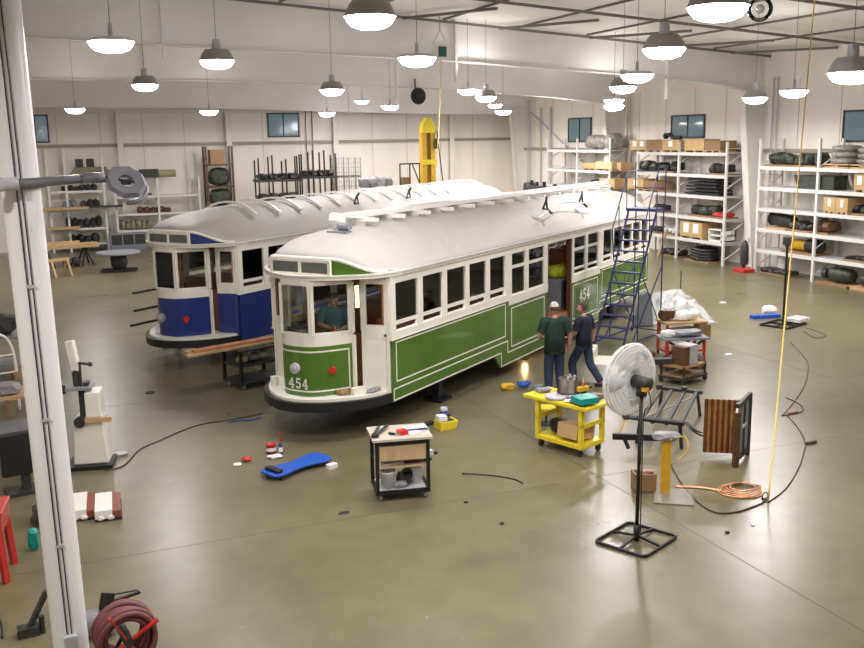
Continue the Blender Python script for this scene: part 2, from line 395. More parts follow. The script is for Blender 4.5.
def number(name, text, org, ax, nrm, size, m, parent):
    bars = []; w = size*.72; x = -1.5*w-.12*size
    for ch in text: digit(bars, ch, x, -size/2, w*.86, size, size*.17); x += w + .12*size
    b = MB(); org, ax, nrm = V(org), V(ax).normalized(), V(nrm).normalized(); upv = V((0, 0, 1))
    for (p, q, k) in bars:
        P = org + ax*p[0] + upv*p[1]; Q = org + ax*q[0] + upv*q[1]; d = (Q-P).normalized(); sd = nrm.cross(d)
        vs = [b.bm.verts.new(P + sd*a + nrm*c + d*e) for e in (-k*.15, (Q-P).length+k*.15) for a in (-k/2, k/2) for c in (0, .006)]
        for f in ((0, 1, 3, 2), (4, 6, 7, 5), (0, 4, 5, 1), (2, 3, 7, 6), (1, 5, 7, 3), (0, 2, 6, 4)): b.bm.faces.new([vs[j] for j in f])
    return b.build(name, m, parent)

def tram(name, label, paint, loc, is_green):
    root = thing(name, label, 'tram', loc, TA)
    FL = .86
    # --- floor and underframe
    MB().mm(L(14.06, VC-1.28, .74), L(28.7, VC+1.28, FL)).build('floor_deck', timb, root)
    uf = MB()
    for v in (-.95, -.35, .35, .95): uf.mm(L(14.2, VC+v-.06, .52), L(28.4, VC+v+.06, .74))
    for u in (14.6, 16.4, 18.4, 20.2, 22.4, 24.4, 26.2, 28.0): uf.mm(L(u-.06, VC-1.2, .54), L(u+.06, VC+1.2, .72))
    uf.mm(L(18.6, VC-1.2, .30), L(24.2, VC+1.2, .50)).build('underframe', dark, root)
    # --- sides
    polyA = [(14.04, .55), (18.13, .55), (18.42, .24), (20.90, .26), (20.90, 1.57), (18.80, 1.57), (18.80, 1.70), (14.04, 1.70)]
    polyB = [(22.44, .26), (24.25, .26), (24.5, .55), (28.6, .55), (28.6, 1.70), (24.43, 1.70), (24.43, 1.57), (22.44, 1.57)]
    sal1 = [(14.18, 14.95), (15.13, 15.87), (16.05, 16.81), (16.97, 17.72), (17.89, 18.63)]
    sal2 = [(24.66, 25.36), (25.48, 26.18), (26.3, 26.98), (27.1, 27.76), (27.88, 28.48)]
    drop = [(18.95, 19.66), (19.84, 20.72), (22.58, 23.36), (23.52, 24.28)]
    for s in (-1, 1):
        o = s*HW; i_ = s*(HW-.05)
        P = lambda b, poly, a, c: b.prism([(u-UC, z) for u, z in poly], 'y', a, c)
        if s < 0: sgn = -1
        P(MB(), polyA, i_, o).build('side_panel', paint, root); P(MB(), polyB, i_, o).build('side_panel', paint, root)
        fr = MB()
        def bx(u0, u1, z0, z1, d=.012): fr.mm((u0-UC, i_, z0), (u1-UC, o+s*d, z1))
        bx(14.02, 20.92, 2.70, 2.90); bx(20.92, 22.44, 2.71, 2.90); bx(22.44, 28.62, 2.70, 2.90)
        bx(14.02, 18.80, 1.70, 1.83, .02); bx(24.43, 28.62, 1.70, 1.83, .02); bx(18.80, 20.92, 1.57, 1.76, .02); bx(22.44, 24.43, 1.57, 1.76, .02)
        for a, b in ((14.02, 14.18), (14.95, 15.13), (15.87, 16.05), (16.81, 16.97), (17.72, 17.89), (18.63, 18.80), (24.43, 24.66), (25.36, 25.48), (26.18, 26.3), (26.98, 27.1), (27.76, 27.88), (28.48, 28.62)): bx(a, b, 1.83, 2.70)
        for a, b in ((18.80, 18.95), (19.66, 19.84), (20.72, 20.92), (22.44, 22.58), (23.36, 23.52), (24.28, 24.43)): bx(a, b, 1.76, 2.70)
        bx(14.0, 18.8, 1.685, 1.70, .03); bx(24.43, 28.64, 1.685, 1.70, .03)
        fr.build('window_frame', cream, root)
        for u in (20.90, 22.37): MB().mm((u-UC, i_-s*.06, .34), (u+.08-UC, o, 2.71)).build('door_jamb', brown, root)
        yi, yo = s*(HW-.04), s*(HW-.012)
        for a, b in sal1 + sal2:
            w = MB().mm((a-UC, yi, 1.94), (b-UC, yo, 2.01)).mm((a-UC, yi, 1.83), (b-UC, yo, 1.85)).mm((b-.045-UC, yi, 1.85), (b-UC, yo, 1.94))
            w = w.build('window', cream, root)
            MB().mm((a-UC, s*(HW-.032), 2.01), (b-UC, s*(HW-.026), 2.70)).build('pane', pane, w)
        for a, b in drop:
            w = MB().mm((a-UC, yi, 2.36), (b-UC, yo, 2.43)).mm((a-UC, yi, 1.76), (b-UC, yo, 1.79))
            if a > 22: w.mm((a-UC, yi, 1.88), (b-UC, yo, 1.94))
            w = w.build('window', cream, root)
            MB().mm((a-UC, s*(HW-.032), 1.79), (b-UC, s*(HW-.026), 2.70)).build('pane', pane, w)
        if is_green:
            st = MB(); y0, y1 = o, o+s*.005; k = .026
            def line(pts, closed=False):
                pts = [V(p) for p in pts]
                for p, q in list(zip(pts, pts[1:])) + ([(pts[-1], pts[0])] if closed else []):
                    st.bar((p.x-UC, (y0+y1)/2, p.y), (q.x-UC, (y0+y1)/2, q.y), .005, k)
            def rect(a, b, c, d): line([(a, c), (b, c), (b, d), (a, d)], True)
            rect(14.18, 18.64, .91, 1.63); rect(18.95, 20.74, .62, 1.49); rect(22.55, 24.28, .62, 1.49); rect(24.62, 28.45, .91, 1.63)
            line([(14.08, .575), (14.08, .785), (18.76, .785), (18.76, .52), (20.82, .52)]); line([(14.08, .575), (18.44, .575), (18.44, .27), (20.86, .275)])
            line([(28.55, .575), (28.55, .785), (24.47, .785), (24.47, .52), (22.52, .52)]); line([(28.55, .575), (24.36, .575), (24.36, .29), (22.5, .28)])
            st.build('pinstripe', cream, root)
            ax = (1, 0, 0) if s < 0 else (-1, 0, 0)
            number('fleet_number', '454', (23.37-UC, o, 1.15), ax, (0, s, 0), .30, white, root)
    # --- inside: bulkheads, benches, lining
    for u in (14.02, 18.84, 24.4, 28.58):
        b = MB(); y = HW-.08
        
        for sg in (-1, 1): b.mm((u-.03-UC, sg*.42, FL), (u+.03-UC, sg*y, 1.75)).mm((u-.03-UC, sg*.42, 1.75), (u+.03-UC, sg*.5, 2.9)).mm((u-.03-UC, sg*(y-.08), 1.75), (u+.03-UC, sg*y, 2.9))
        b.mm((u-.03-UC, -y, 2.68), (u+.03-UC, y, 2.9))
        b.build('bulkhead', timb, root)
    for u in (14.75, 15.65, 16.55, 17.45, 18.3, 25.1, 26.0, 26.9, 27.8):
        for s in (-1, 1):
            MB().mm((u-.24-UC, s*.45, 1.22), (u+.2-UC, s*1.24, 1.32)).mm((u-.2-UC, s*.5, FL), (u+.14-UC, s*1.2, 1.22)).mm((u+.16-UC, s*.45, 1.3), (u+.22-UC, s*1.24, 1.86)).build('bench', timb, root)
    for s in (-1, 1):
        MB().mm((18.9-UC, s*.8, .5), (20.8-UC, s*1.22, 1.05)).build('bench', timb, root)
    MB().mm((14-UC, -1.28, 2.9), (28.6-UC, 1.28, 2.94)).build('inner_ceiling', mat('lining', (.45, .36, .25), .5), root)
    # --- roof: arched, drawn down towards both hoods
    def bend(a): return 0 if a < .52 else .74*((a-.52)/.81)**1.35
    st = [(13.25, 1, 1.33, 2.92, 3.20), (13.45, .88, 1.36, 2.90, 3.32), (13.75, .66, 1.39, 2.885, 3.44), (14.1, .40, 1.41, 2.88, 3.54), (14.7, .1, 1.42, 2.88, 3.62), (15.6, 0, 1.42, 2.88, 3.66), (UC, 0, 1.42, 2.88, 3.68)]
    st = [(u, k, w, e, c, 1) for u, k, w, e, c in st] + [(2*UC-u, k, w, e, c, -1) for u, k, w, e, c in st[-2::-1]]
    nv = 32; rf = MB(); rows = []
    def hoodf(a): q = max(0, min(1, (a-.45)/.53)); return .5+.5*cos(pi*q)
    for u, kb, w, e, c, sg in st:
        near = max(0, min(1, (14.6-min(u, 2*UC-u))/1.3)); row = []
        for j in range(nv+1):
            t = -1+2*j/nv; a = abs(t)
            row.append(rf.bm.verts.new((u-UC+sg*kb*bend(a*w), t*w, e+(c-e)*((1-a**2.3)*(1-near)+hoodf(a)*near))))
        rows.append(row)
    for A, B in zip(rows, rows[1:]):
        for k in range(nv): rf.bm.faces.new((A[k], A[k+1], B[k+1], B[k]))
    ro_ = rf.build('roof', canvas, root, True)
    so = ro_.modifiers.new('thickness', 'SOLIDIFY'); so.thickness = .04; so.offset = -1
    # eave moulding right round the plan of the roof
    half = [(14.6, -1.40), (13.95, -1.38), (13.60, -1.14), (13.28, -.80), (13.03, -.38), (12.97, 0)]
    nose = chaikin([(p[0]-UC, p[1]) for p in half] + [(p[0]-UC, -p[1]) for p in half[-2::-1]], 2)
    ring = nose + [(-p[0], p[1]) for p in nose[::-1]]
    ring = [(p[0], p[1]) for p in ring] + [ring[0]]
    MB().strip(ring, 2.84, 2.92, -.05).build('eave_moulding', cream, root)
    for sgn in (-1, 1):
        MB().prism([(sgn*p[0], p[1]) for p in nose], 'z', 2.86, 2.90).build('canopy_ledge', cream, root)
    # --- roof furniture
    if is_green:
        b = MB().mm(L(14.75, 10.27, 3.77), L(28.3, 10.60, 3.85)); b.build('roof_walkway', white, root)
        for i in range(14):
            u = 14.95 + .965*i
            MB().mm(L(u-.05, 9.92, 3.70), L(u+.05, 10.92, 3.77)).mm(L(u-.03, 10.2, 3.62), L(u+.03, 10.64, 3.72)).build('walkway_cleat', white, root)
        tb = MB().cyl(L(14.25, 10.30, 3.66), L(14.25, 10.06, 3.66), .07, n=14).mm(L(14.15, 10.08, 3.48), L(14.36, 10.5, 3.58)); tb.build('trolley_base', greyp, root)
        MB().lump(L(14.5, 10.5, 3.76), (.3, .28, .26), 3).build('wrapped_fitting', white, root)
        for u in (21.3, 23.6): 
            b = MB(); b.tube([L(u-.12, 9.32, 3.52), L(u+.02, 9.30, 3.70), L(u+.1, 9.30, 3.50), L(u-.12, 9.32, 3.52)], .028, 6); b.bar(L(u+.02, 9.3, 3.68), L(u+.14, 9.34, 3.78), .05).bar(L(u+.1, 9.3, 3.5), L(u+.04, 9.15, 3.40), .05); b.build('roof_hook', black, root)
        MB().tube(curve([L(20.7, 9.22, 3.34), L(21.6, 9.28, 3.49), L(22.6, 9.40, 3.57), L(23.6, 9.28, 3.50), L(24.2, 9.22, 3.42)], 6), .02, 6).build('roof_cable', white, root)
    else:
        for i in range(15):
            u = 15.3 + .88*i
            b = MB(); zz = lambda v: 2.88+.83*(1-(abs(v)/1.42)**2.3)+.03
            for v0 in [-.9+.2*j for j in range(9)]: b.bar((u-UC, v0, zz(v0)), (u-UC, v0+.2, zz(v0+.2)), .07, .05)
            b.build('roof_rib', white, root)
        for u in (19.5, 22.3):
            b = MB(); v = VC-.95; b.tube([L(u-.12, v, 3.45), L(u+.02, v, 3.66), L(u+.1, v, 3.45), L(u-.12, v, 3.45)], .028, 6); b.bar(L(u+.02, v, 3.64), L(u+.14, v, 3.74), .05); b.build('roof_hook', black, root)
    # --- cabs at both ends (the plan is mirrored for the rear)
    for e in (1, -1):
        X = lambda u: (u-UC)*e
        halfd = [(13.70, -.76), (13.24, -.50), (13.02, -.28), (12.99, 0)]
        dl = [(X(p[0]), p[1]) for p in halfd] + [(X(p[0]), -p[1]) for p in halfd[-2::-1]]
        dc = chaikin(dl, 2); th = -.04*e
        MB().strip(dc, .76, 1.66, th).build('dash', paint, root)
        MB().strip(dc, 1.66, 1.87, th*1.4).build('cab_sill', cream, root)
        MB().strip(dc, 2.75, 2.88, th*1.2).build('cab_header', cream, root)
        for (u, v, w) in ((13.66, -.745, .10), (13.07, -.31, .06), (13.07, .33, .06), (13.66, .745, .10)): MB().box((X(u), v, 2.31), (w*.8, w, .90)).build('cab_post', cream, root)
        for v in (-.76, .76): MB().box((X(13.70), v, 1.28), (.07, .05, 1.04)).build('dash_post', cream, root)
        for (a, b) in (((13.62, -.72), (13.10, -.34)), ((13.05, -.28), (13.05, .30)), ((13.10, .36), (13.62, .72))):
            wf = MB().bar((X(a[0]), a[1], 1.88), (X(b[0]), b[1], 1.88), .03, .04).bar((X(a[0]), a[1], 2.745), (X(b[0]), b[1], 2.745), .03, .03).bar((X(a[0]), a[1], 1.87), (X(a[0]), a[1], 2.75), .025).bar((X(b[0]), b[1], 1.87), (X(b[0]), b[1], 2.75), .025).build('cab_window', cream, root)
            MB().bar((X(a[0]), a[1], 2.31), (X(b[0]), b[1], 2.31), .006, .86).build('pane', pane, wf)
        if is_green:
            s2 = MB(); off = [(p[0]-.008*e, p[1]) for p in dc]
            k0, k1 = 2, len(off)-3
            inner = off[k0:k1+1]
            s2.strip(inner, .845, .872, .006*-e).strip(inner, 1.555, 1.582, .006*-e)
            for k in (0, len(inner)-1): s2.bar((inner[k][0], inner[k][1], .845), (inner[k][0], inner[k][1], 1.58), .012, .026)
            s2.build('pinstripe', cream, root)
            number('fleet_number', '454', (X(12.975), -.06*e, 1.00), (0, -e, 0), (-e, 0, 0), .18, white, root)
            hl = MB().cyl((X(12.99), .0, 1.27), (X(12.93), .0, 1.27), .095, n=20).build('headlamp', lgrey, root)
            MB().sphere((X(12.935), 0, 1.27), (.03, .07, .07), 14).build('headlamp_lens', mat('lamp_glass', (.55, .58, .6), .1, .4), hl)
            MB().cyl((X(13.36), -.53*e, 1.22), (X(13.27), -.575*e, 1.22), .06, n=14).build('tail_lamp', redlamp, root)
        else:
            hl = MB().cyl((X(12.99), .12*e, 1.20), (X(12.90), .12*e, 1.20), .11, n=20).build('headlamp', grey, root)
            MB().sphere((X(12.905), .12*e, 1.20), (.03, .08, .08), 14).build('headlamp_lens', mat('lamp_glass', (.75, .78, .8), .1, .4), hl)
            MB().box((X(13.13), -.50*e, 1.18), (.03, .12, .12), rx=pi/4, rz=.4*e).build('tail_marker', redlamp, root)
        # hood face with the destination box
        hf = MB(); N = 32; pts = []
        for j in range(N+1):
            t = -1+2*j/N; pts.append((X(13.26+bend(abs(t)*1.33)), t*1.33, 2.925+.265*hoodf(abs(t))))
        hf.strip([(p[0], p[1]) for p in pts], 2.88, [p[2] for p in pts], -.03*e)
        hf.build('hood_face', paint, root)
        tr = MB().tube([(p[0]-.02*e, p[1], p[2]+.005) for p in pts], .032, 8)
        tr.build('hood_moulding', cream, root, True)
        db = MB().mm((X(13.20), -.62, 2.90), (X(13.25), .62, 2.94)).mm((X(13.20), -.62, 3.13), (X(13.25), .62, 3.18)).mm((X(13.20), -.66, 2.9), (X(13.25), -.60, 3.17)).mm((X(13.20), .60, 2.9), (X(13.25), .66, 3.17)).mm((X(13.20), -.03, 2.9), (X(13.25), .03, 3.17))
        db = db.build('destination_box', cream, root)
        MB().mm((X(13.215), -.60, 2.94), (X(13.235), .60, 3.13)).build('destination_glass', mat('box_glass', (.10, .105, .10), .12, noise=.3, scale=3), db)
        # platform, bumper, steps to the body corners
        plat = [(14.08, -1.28), (13.55, -1.12), (13.02, -.66), (12.80, -.2), (12.78, 0)]
        pl = chaikin([(X(p[0]), p[1]) for p in plat] + [(X(p[0]), -p[1]) for p in plat[-2::-1]], 2)
        MB().prism(pl, 'z', .70, .765).build('platform', cream, root)
        bo = [(14.08, -1.34), (13.50, -1.2), (12.96, -.72), (12.72, -.24), (12.70, 0)]
        bc = chaikin([(X(p[0]), p[1]) for p in bo] + [(X(p[0]), -p[1]) for p in bo[-2::-1]], 2)
        MB().strip(bc, .55, .715, -.09*e).build('bumper', black, root)
        MB().mm((X(13.2), -.8, .5), (X(14.3), .8, .70)).build('cab_underframe', dark, root)
        # angled body-end panels with a window each, and the driver's controller
        for s in (-1, 1):
            p, q = (14.03, s*1.31), (13.90, s*.80)
            b = MB(); lower = cream if is_green else paint
            b.bar((X(p[0]), p[1], 2.80), (X(q[0]), q[1], 2.80), .05, .20).bar((X(p[0]), p[1], 1.83), (X(q[0]), q[1], 1.83), .05, .26)
            for f in (.08, .92):
                c = (p[0]+(q[0]-p[0])*f, p[1]+(q[1]-p[1])*f); b.box((X(c[0]), c[1], 2.3), (.06, .10, .9))
            ep = b.build('end_panel', cream, root)
            MB().bar((X(p[0]), p[1], 1.22), (X(q[0]), q[1], 1.22), .05, .98).build('end_panel_base', lower, root)
            MB().bar((X(p[0]), p[1], 2.3), (X(q[0]), q[1], 2.3), .008, .7).build('pane', pane, ep)
            if is_green and e == 1 and s == -1:
                MB().sphere((X(13.99), s*1.24, 1.78), .03, 8).build('door_knob', dark, ep)
        MB().mm((X(13.75), -.66, FL-.1), (X(13.83), -.58, 2.8)).build('door_post', brown if is_green else lgrey, root)
        MB().mm((X(13.16), .02*e, FL), (X(13.46), .30*e, 1.95)).cyl((X(13.31), .16*e, 1.95), (X(13.31), .16*e, 2.02), .14, n=14).build('controller', black, root)
    return root
g = tram('tram', 'green and cream tram with pale arched roof and white 454 on its rounded front', green, tw(UC, VC), True)
b_ = tram('tram', 'blue and cream tram standing behind the green one, its roof ribbed white', blue, tw(UC+2.85, VC+6.05), False)
# stands that hold the trams off the floor
def stand(u, v, label, h=.52):
    t = thing('jack_stand', label, 'stand', tw(u, v), TA, 'jack stands under the trams')
    MB().mm((-.22, -.22, 0), (.22, .22, .05)).build('base', black, t)
    MB().mm((-.08, -.08, .05), (.08, .08, h-.05)).build('post', black, t)
    MB().mm((-.14, -.14, h-.05), (.14, .14, h)).build('head', black, t)
stand(16.3, 9.47, 'black stand under the near side of the green tram, behind the yellow bin')
stand(16.3, 11.37, 'black stand under the far side of the green tram, towards its front')
stand(26.4, 9.47, 'black stand under the near rear of the green tram, behind the blue steps')
stand(26.4, 11.37, 'black stand under the far rear of the green tram')
for u, v, w in ((19.2, 15.52, 'near front'), (19.2, 17.42, 'far front'), (29.0, 15.52, 'near rear'), (29.0, 17.42, 'far rear')):
    stand(u, v, 'black stand under the %s of the blue tram' % w)

# ------------------------------------------------------------------ people: one skinned body each, clothes and hair on top
def skin_mesh(verts, edges, rad, levels=2):
    me = bpy.data.meshes.new('t'); me.from_pydata([tuple(v) for v in verts], edges, [])
    o = bpy.data.objects.new('t', me); COL.objects.link(o)
    md = o.modifiers.new('s', 'SKIN'); md.use_smooth_shade = True
    if not me.skin_vertices: 
        bm = bmesh.new(); bm.from_mesh(me); bm.verts.layers.skin.verify(); bm.to_mesh(me); bm.free()
    for i, d in enumerate(me.skin_vertices[0].data):
        r = rad[i]; d.radius = r if isinstance(r, tuple) else (r, r); d.use_root = (i == 0)
    su = o.modifiers.new('u', 'SUBSURF'); su.levels = su.render_levels = levels
    dg = bpy.context.evaluated_depsgraph_get(); ev = o.evaluated_get(dg); out = bpy.data.meshes.new_from_object(ev, depsgraph=dg)
    bpy.data.objects.remove(o); bpy.data.meshes.remove(me); return out
def chain(b, pts, rad, levels=1):
    m = skin_mesh(pts, [(i, i+1) for i in range(len(pts)-1)], rad, levels); b.bm.from_mesh(m); bpy.data.meshes.remove(m)
def hand(b, wrist, d, side, curl=.5, sc_=1.0):
    # palm plus four unequal bent fingers and a thumb leaving the palm's side; d = way the hand points, side = way the thumb lies
    d = V(d).normalized(); side = (V(side) - d*V(side).dot(d)).normalized(); pn = d.cross(side)
    w = V(wrist); k = sc_
    chain(b, [w, w+d*.045*k, w+d*.09*k], [(.026*k, .018*k), (.040*k, .016*k), (.040*k, .015*k)])
    for i, ln in enumerate((.070, .078, .072, .056)):
        r = w + d*.075*k + side*(.030-.020*i)*k; p = [r]; a = .15
        for f in (.03, .42, .34, .24):
            p.append(p[-1] + (d*cos(a) + pn*sin(a))*ln*f*k*1.15); a += curl*.7
        chain(b, p, [.0085*k, .0088*k, .008*k, .0075*k, .006*k])
    r = w + d*.025*k + side*.022*k
    p = [r, r+(d*.55+side*.8)*.032*k, r+(d*.8+side*.75+pn*.3)*.055*k, r+(d*1.2+side*.6+pn*.5)*.068*k]
    chain(b, p, [.013*k, .0115*k, .010*k, .008*k])
def person(name, label, loc, rz, J, cloth, legcol, hair, cap=None, look=0, collar=False, build_=1.0, hem_=0):
    """J holds joints in the body's own frame: x forward, y left, z up."""
    root = thing(name, label, 'person', loc, rz)
    j = {k: V(v) for k, v in J.items() if k != 'nod'}
    b = MB()
    names = ['pelvis', 'waist', 'chest', 'neck', 'head0', 'shl', 'ell', 'wrl', 'shr', 'elr', 'wrr', 'hpl', 'knl', 'anl', 'tol', 'hpr', 'knr', 'anr', 'tor']
    ed = [(0, 1), (1, 2), (2, 3), (3, 4), (2, 5), (5, 6), (6, 7), (2, 8), (8, 9), (9, 10), (0, 11), (11, 12), (12, 13), (13, 14), (0, 15), (15, 16), (16, 17), (17, 18)]
    rad = {'pelvis': (.11, .09), 'waist': (.11, .09), 'chest': (.10, .08), 'neck': .058, 'head0': .056, 'shl': .075, 'ell': .052, 'wrl': .036, 'hpl': .085, 'knl': .058, 'anl': .042, 'tol': .036}
    for k in list(rad):
        if k[-1] == 'l': rad[k[:-1]+'r'] = rad[k]
    body = skin_mesh([j[n] for n in names], ed, [rad[n] for n in names]); b.bm.from_mesh(body); bpy.data.meshes.remove(body)
    hc = j['head0'] + V((.02, 0, .105)); fwd = V((cos(look), sin(look), 0)); lf = V((-sin(look), cos(look), 0))
    tilt = J.get('nod', 0); hm = M.Translation(hc) @ M.Rotation(look, 4, 'Z') @ M.Rotation(tilt, 4, 'Y')
    hb = bmesh.new(); bmesh.ops.create_uvsphere(hb, u_segments=16, v_segments=12, radius=1)
    for v in hb.verts:
        z = v.co.z; w = 1 - .22*max(0, -z)**1.5; v.co = V((v.co.x*.098*w + (.012 if z < 0 else 0), v.co.y*.077*w, z*.122))
    bmesh.ops.create_cone(hb, cap_ends=True, segments=6, radius1=.017, radius2=.006, depth=.045, matrix=M.Translation((.100, 0, -.012)) @ M.Rotation(R(-20), 4, 'Y'))
    for s in (-1, 1):
        bmesh.ops.create_uvsphere(hb, u_segments=8, v_segments=6, radius=1, matrix=M.Translation((-.005, s*.077, -.005)) @ M.Diagonal((.02, .01, .03, 1)))
    bmesh.ops.create_uvsphere(hb, u_segments=8, v_segments=5, radius=1, matrix=M.Translation((.088, 0, -.058)) @ M.Diagonal((.012, .026, .007, 1)))
    hb.transform(hm); tm = bpy.data.meshes.new('t'); hb.to_mesh(tm); hb.free(); b.bm.from_mesh(tm); bpy.data.meshes.remove(tm)
    for s in 'lr':
        d = (j['wr'+s]-j['el'+s]).normalized(); sd = V(J.get('th'+s, (1, 0, 0)))
        hand(b, j['wr'+s], V(J['hd'+s]) if 'hd'+s in J else d, sd, .55)
    b.build('body', skin, root, True)
    ey = MB()
    for s in (-1, 1): ey.sphere(hm @ V((.088, s*.030, .012)), .010, 8)
    ey.build('eyes', mat('eye_dark', (.02, .015, .012), .2), root, True)
    # shirt with short sleeves
    mid = lambda a, c, f: j[a]*(1-f)+j[c]*f
    def loft(mb, rings, n=18):
        R_ = []
        for c, hx, hy in rings: R_.append([mb.bm.verts.new((c.x+hx*cos(2*pi*k/n), c.y+hy*sin(2*pi*k/n), c.z)) for k in range(n)])
        for A, B in zip(R_, R_[1:]):
            for k in range(n): mb.bm.faces.new((A[k], A[(k+1) % n], B[(k+1) % n], B[k]))
        mb.bm.faces.new(R_[0][::-1]); mb.bm.faces.new(R_[-1])
    bk = build_
    t = MB(); hem = j['pelvis'] + V((0, 0, -.06-hem_))
    loft(t, [(hem, .150*bk, .188*bk), (j['waist'], .145*bk, .178*bk), (mid('waist', 'chest', .6), .145*bk, .192*bk), (j['chest'], .140*bk, .205), (mid('chest', 'neck', .45), .130, .205), (mid('chest', 'neck', .72), .110, .165), (mid('chest', 'neck', .98), .070, .074)])
    for q in 'lr':
        t.tube(curve([mid('sh'+q, 'chest', .35), j['sh'+q]+V((0, 0, .005)), mid('sh'+q, 'el'+q, .42), mid('sh'+q, 'el'+q, .78)], 4), [.088*bk]*5+[.086*bk]*3+[.078*bk]*3+[.080*bk]*2, 14)
    sh = t.build('shirt', cloth, root, True)
    if collar: MB().lathe([(.06, 0), (.082, .0), (.086, .03), (.066, .045)], mid('chest', 'neck', .8), 12).build('collar', cloth, sh, True)
    t = MB(); pz = j['pelvis']
    loft(t, [(pz+V((0, 0, -.16)), .115, .165*bk), (pz+V((0, 0, -.06)), .142*bk, .182*bk), (pz+V((0, 0, .06)), .138*bk, .172*bk)])
    for q in 'lr':
        a = j['hp'+q]
        path = curve([a+V((0, 0, -.02)), mid('hp'+q, 'kn'+q, .35), j['kn'+q], mid('kn'+q, 'an'+q, .5), mid('kn'+q, 'an'+q, .96)], 4)
        n_ = len(path); t.tube(path, [(.108-.038*(i/(n_-1))**.8)*(bk*.5+.5) for i in range(n_)], 14)
    t.build('trousers', legcol, root, True)
    for s in 'lr':
        t = MB(); a, o = j['an'+s], j['to'+s]; d = (o-a); d.z = 0; d.normalize()
        chain(t, [a - d*.05 + V((0, 0, -.045)), a + d*.04 + V((0, 0, -.045)), V((o.x, o.y, o.z+.005))], [.046, .05, .042], 2)
        t.build('shoe', dark, root, True)
    hb = bmesh.new(); bmesh.ops.create_uvsphere(hb, u_segments=16, v_segments=12, radius=1)
    bmesh.ops.delete(hb, geom=[v for v in hb.verts if v.co.z < -.45 or (v.co.x > .35 and v.co.z < .35)], context='VERTS')
    for v in hb.verts: v.co = V((v.co.x*.106-.004, v.co.y*.085, v.co.z*.130+.002))
    hb.transform(hm); t = MB(); t.bm.free(); t.bm = hb; t.build('hair', hair, root, True)
    if cap:
        cb_ = MB(); bmesh.ops.create_uvsphere(cb_.bm, u_segments=16, v_segments=12, radius=1)
        bmesh.ops.delete(cb_.bm, geom=[v for v in cb_.bm.verts if v.co.z < .15], context='VERTS')
        for v in cb_.bm.verts: v.co = V((v.co.x*.115, v.co.y*.095, v.co.z*.138+.004))
        cb_.prism([(.085, -.07), (.15, -.055), (.175, 0), (.15, .055), (.085, .07)], 'z', .022, .034)
        cb_.bm.transform(hm); cb_.build('cap', cap, root, True)
    return root
def stand_pose(**k):
    p = dict(pelvis=(0, 0, .95), waist=(0, 0, 1.12), chest=(.01, 0, 1.34), neck=(0, 0, 1.50), head0=(.015, 0, 1.56),
             shl=(0, .19, 1.43), ell=(-.03, .26, 1.14), wrl=(.05, .27, .90), shr=(0, -.19, 1.43), elr=(-.03, -.26, 1.14), wrr=(.05, -.27, .90),
             hpl=(0, .095, .90), knl=(.02, .11, .50), anl=(-.02, .12, .085), tol=(.15, .14, .035), hpr=(0, -.095, .90), knr=(.02, -.11, .50), anr=(-.02, -.12, .085), tor=(.15, -.14, .035))
    p.update(k); return p
pm = at(555, 303, 1.89); pm.z = 0
m1 = person('person', 'man from behind in dark green t-shirt, jeans and khaki cap beside the green tram', pm, R(80),
       stand_pose(chest=(.02, .02, 1.34), ell=(.0, .31, 1.16), wrl=(.18, .20, 1.06), hdl=(.9, -.4, -.1), elr=(-.04, -.30, 1.15), wrr=(.02, -.31, .90), nod=.15), tee_g, denim, hairm, capm, build_=1.12, hem_=.09)
m1.scale = (1.06, 1.06, 1.06)
m2 = person('person', 'bareheaded man in navy t-shirt and jeans striding towards the tram doorway', at(583, 387), R(118),
       stand_pose(head0=(.03, .0, 1.555), elr=(-.06, -.27, 1.15), wrr=(-.02, -.29, .90), ell=(.06, .25, 1.16), wrl=(.26, .22, 1.05), hdl=(1, 0, 0),
                  knl=(.20, .10, .52), anl=(.16, .11, .10), tol=(.32, .12, .04), knr=(-.10, -.10, .50), anr=(-.36, -.12, .12), tor=(-.20, -.13, .035), hpr=(-.02, -.095, .9)), tee_n, denim, hairm, None, .25, build_=1.04)
m2.scale = (1.02, 1.02, 1.02)
dr = tw(13.66, 10.03, .86)
person('person', 'man in teal shirt bending over his hands behind the green tram cab window', dr, R(250),
       stand_pose(pelvis=(-.06, 0, .93), waist=(-.03, 0, 1.08), chest=(.02, 0, 1.29), neck=(.07, 0, 1.43), head0=(.10, 0, 1.48), shl=(.02, .19, 1.37), shr=(.02, -.19, 1.37),
                  ell=(.06, .27, 1.10), wrl=(.24, .10, 1.06), elr=(.06, -.27, 1.12), wrr=(.25, -.06, 1.09), hdl=(.5, -.8, 0), hdr=(.5, .8, .1), thl=(0, 0, 1), thr=(0, 0, 1), nod=.5,
                  hpl=(-.06, .095, .9), hpr=(-.06, -.095, .9)), shirt_t, denim, hairm, None, -.1, True)
rc = MB().cyl((0, 0, 0), (.0, .09, .03), .022, n=10); rc = tag(rc.build('rag', red, None), 'small red cloth in the hands of the man in the tram cab', 'cloth')
rc.location = dr + M.Rotation(R(250), 3, 'Z') @ V((.33, -.02, 1.06))

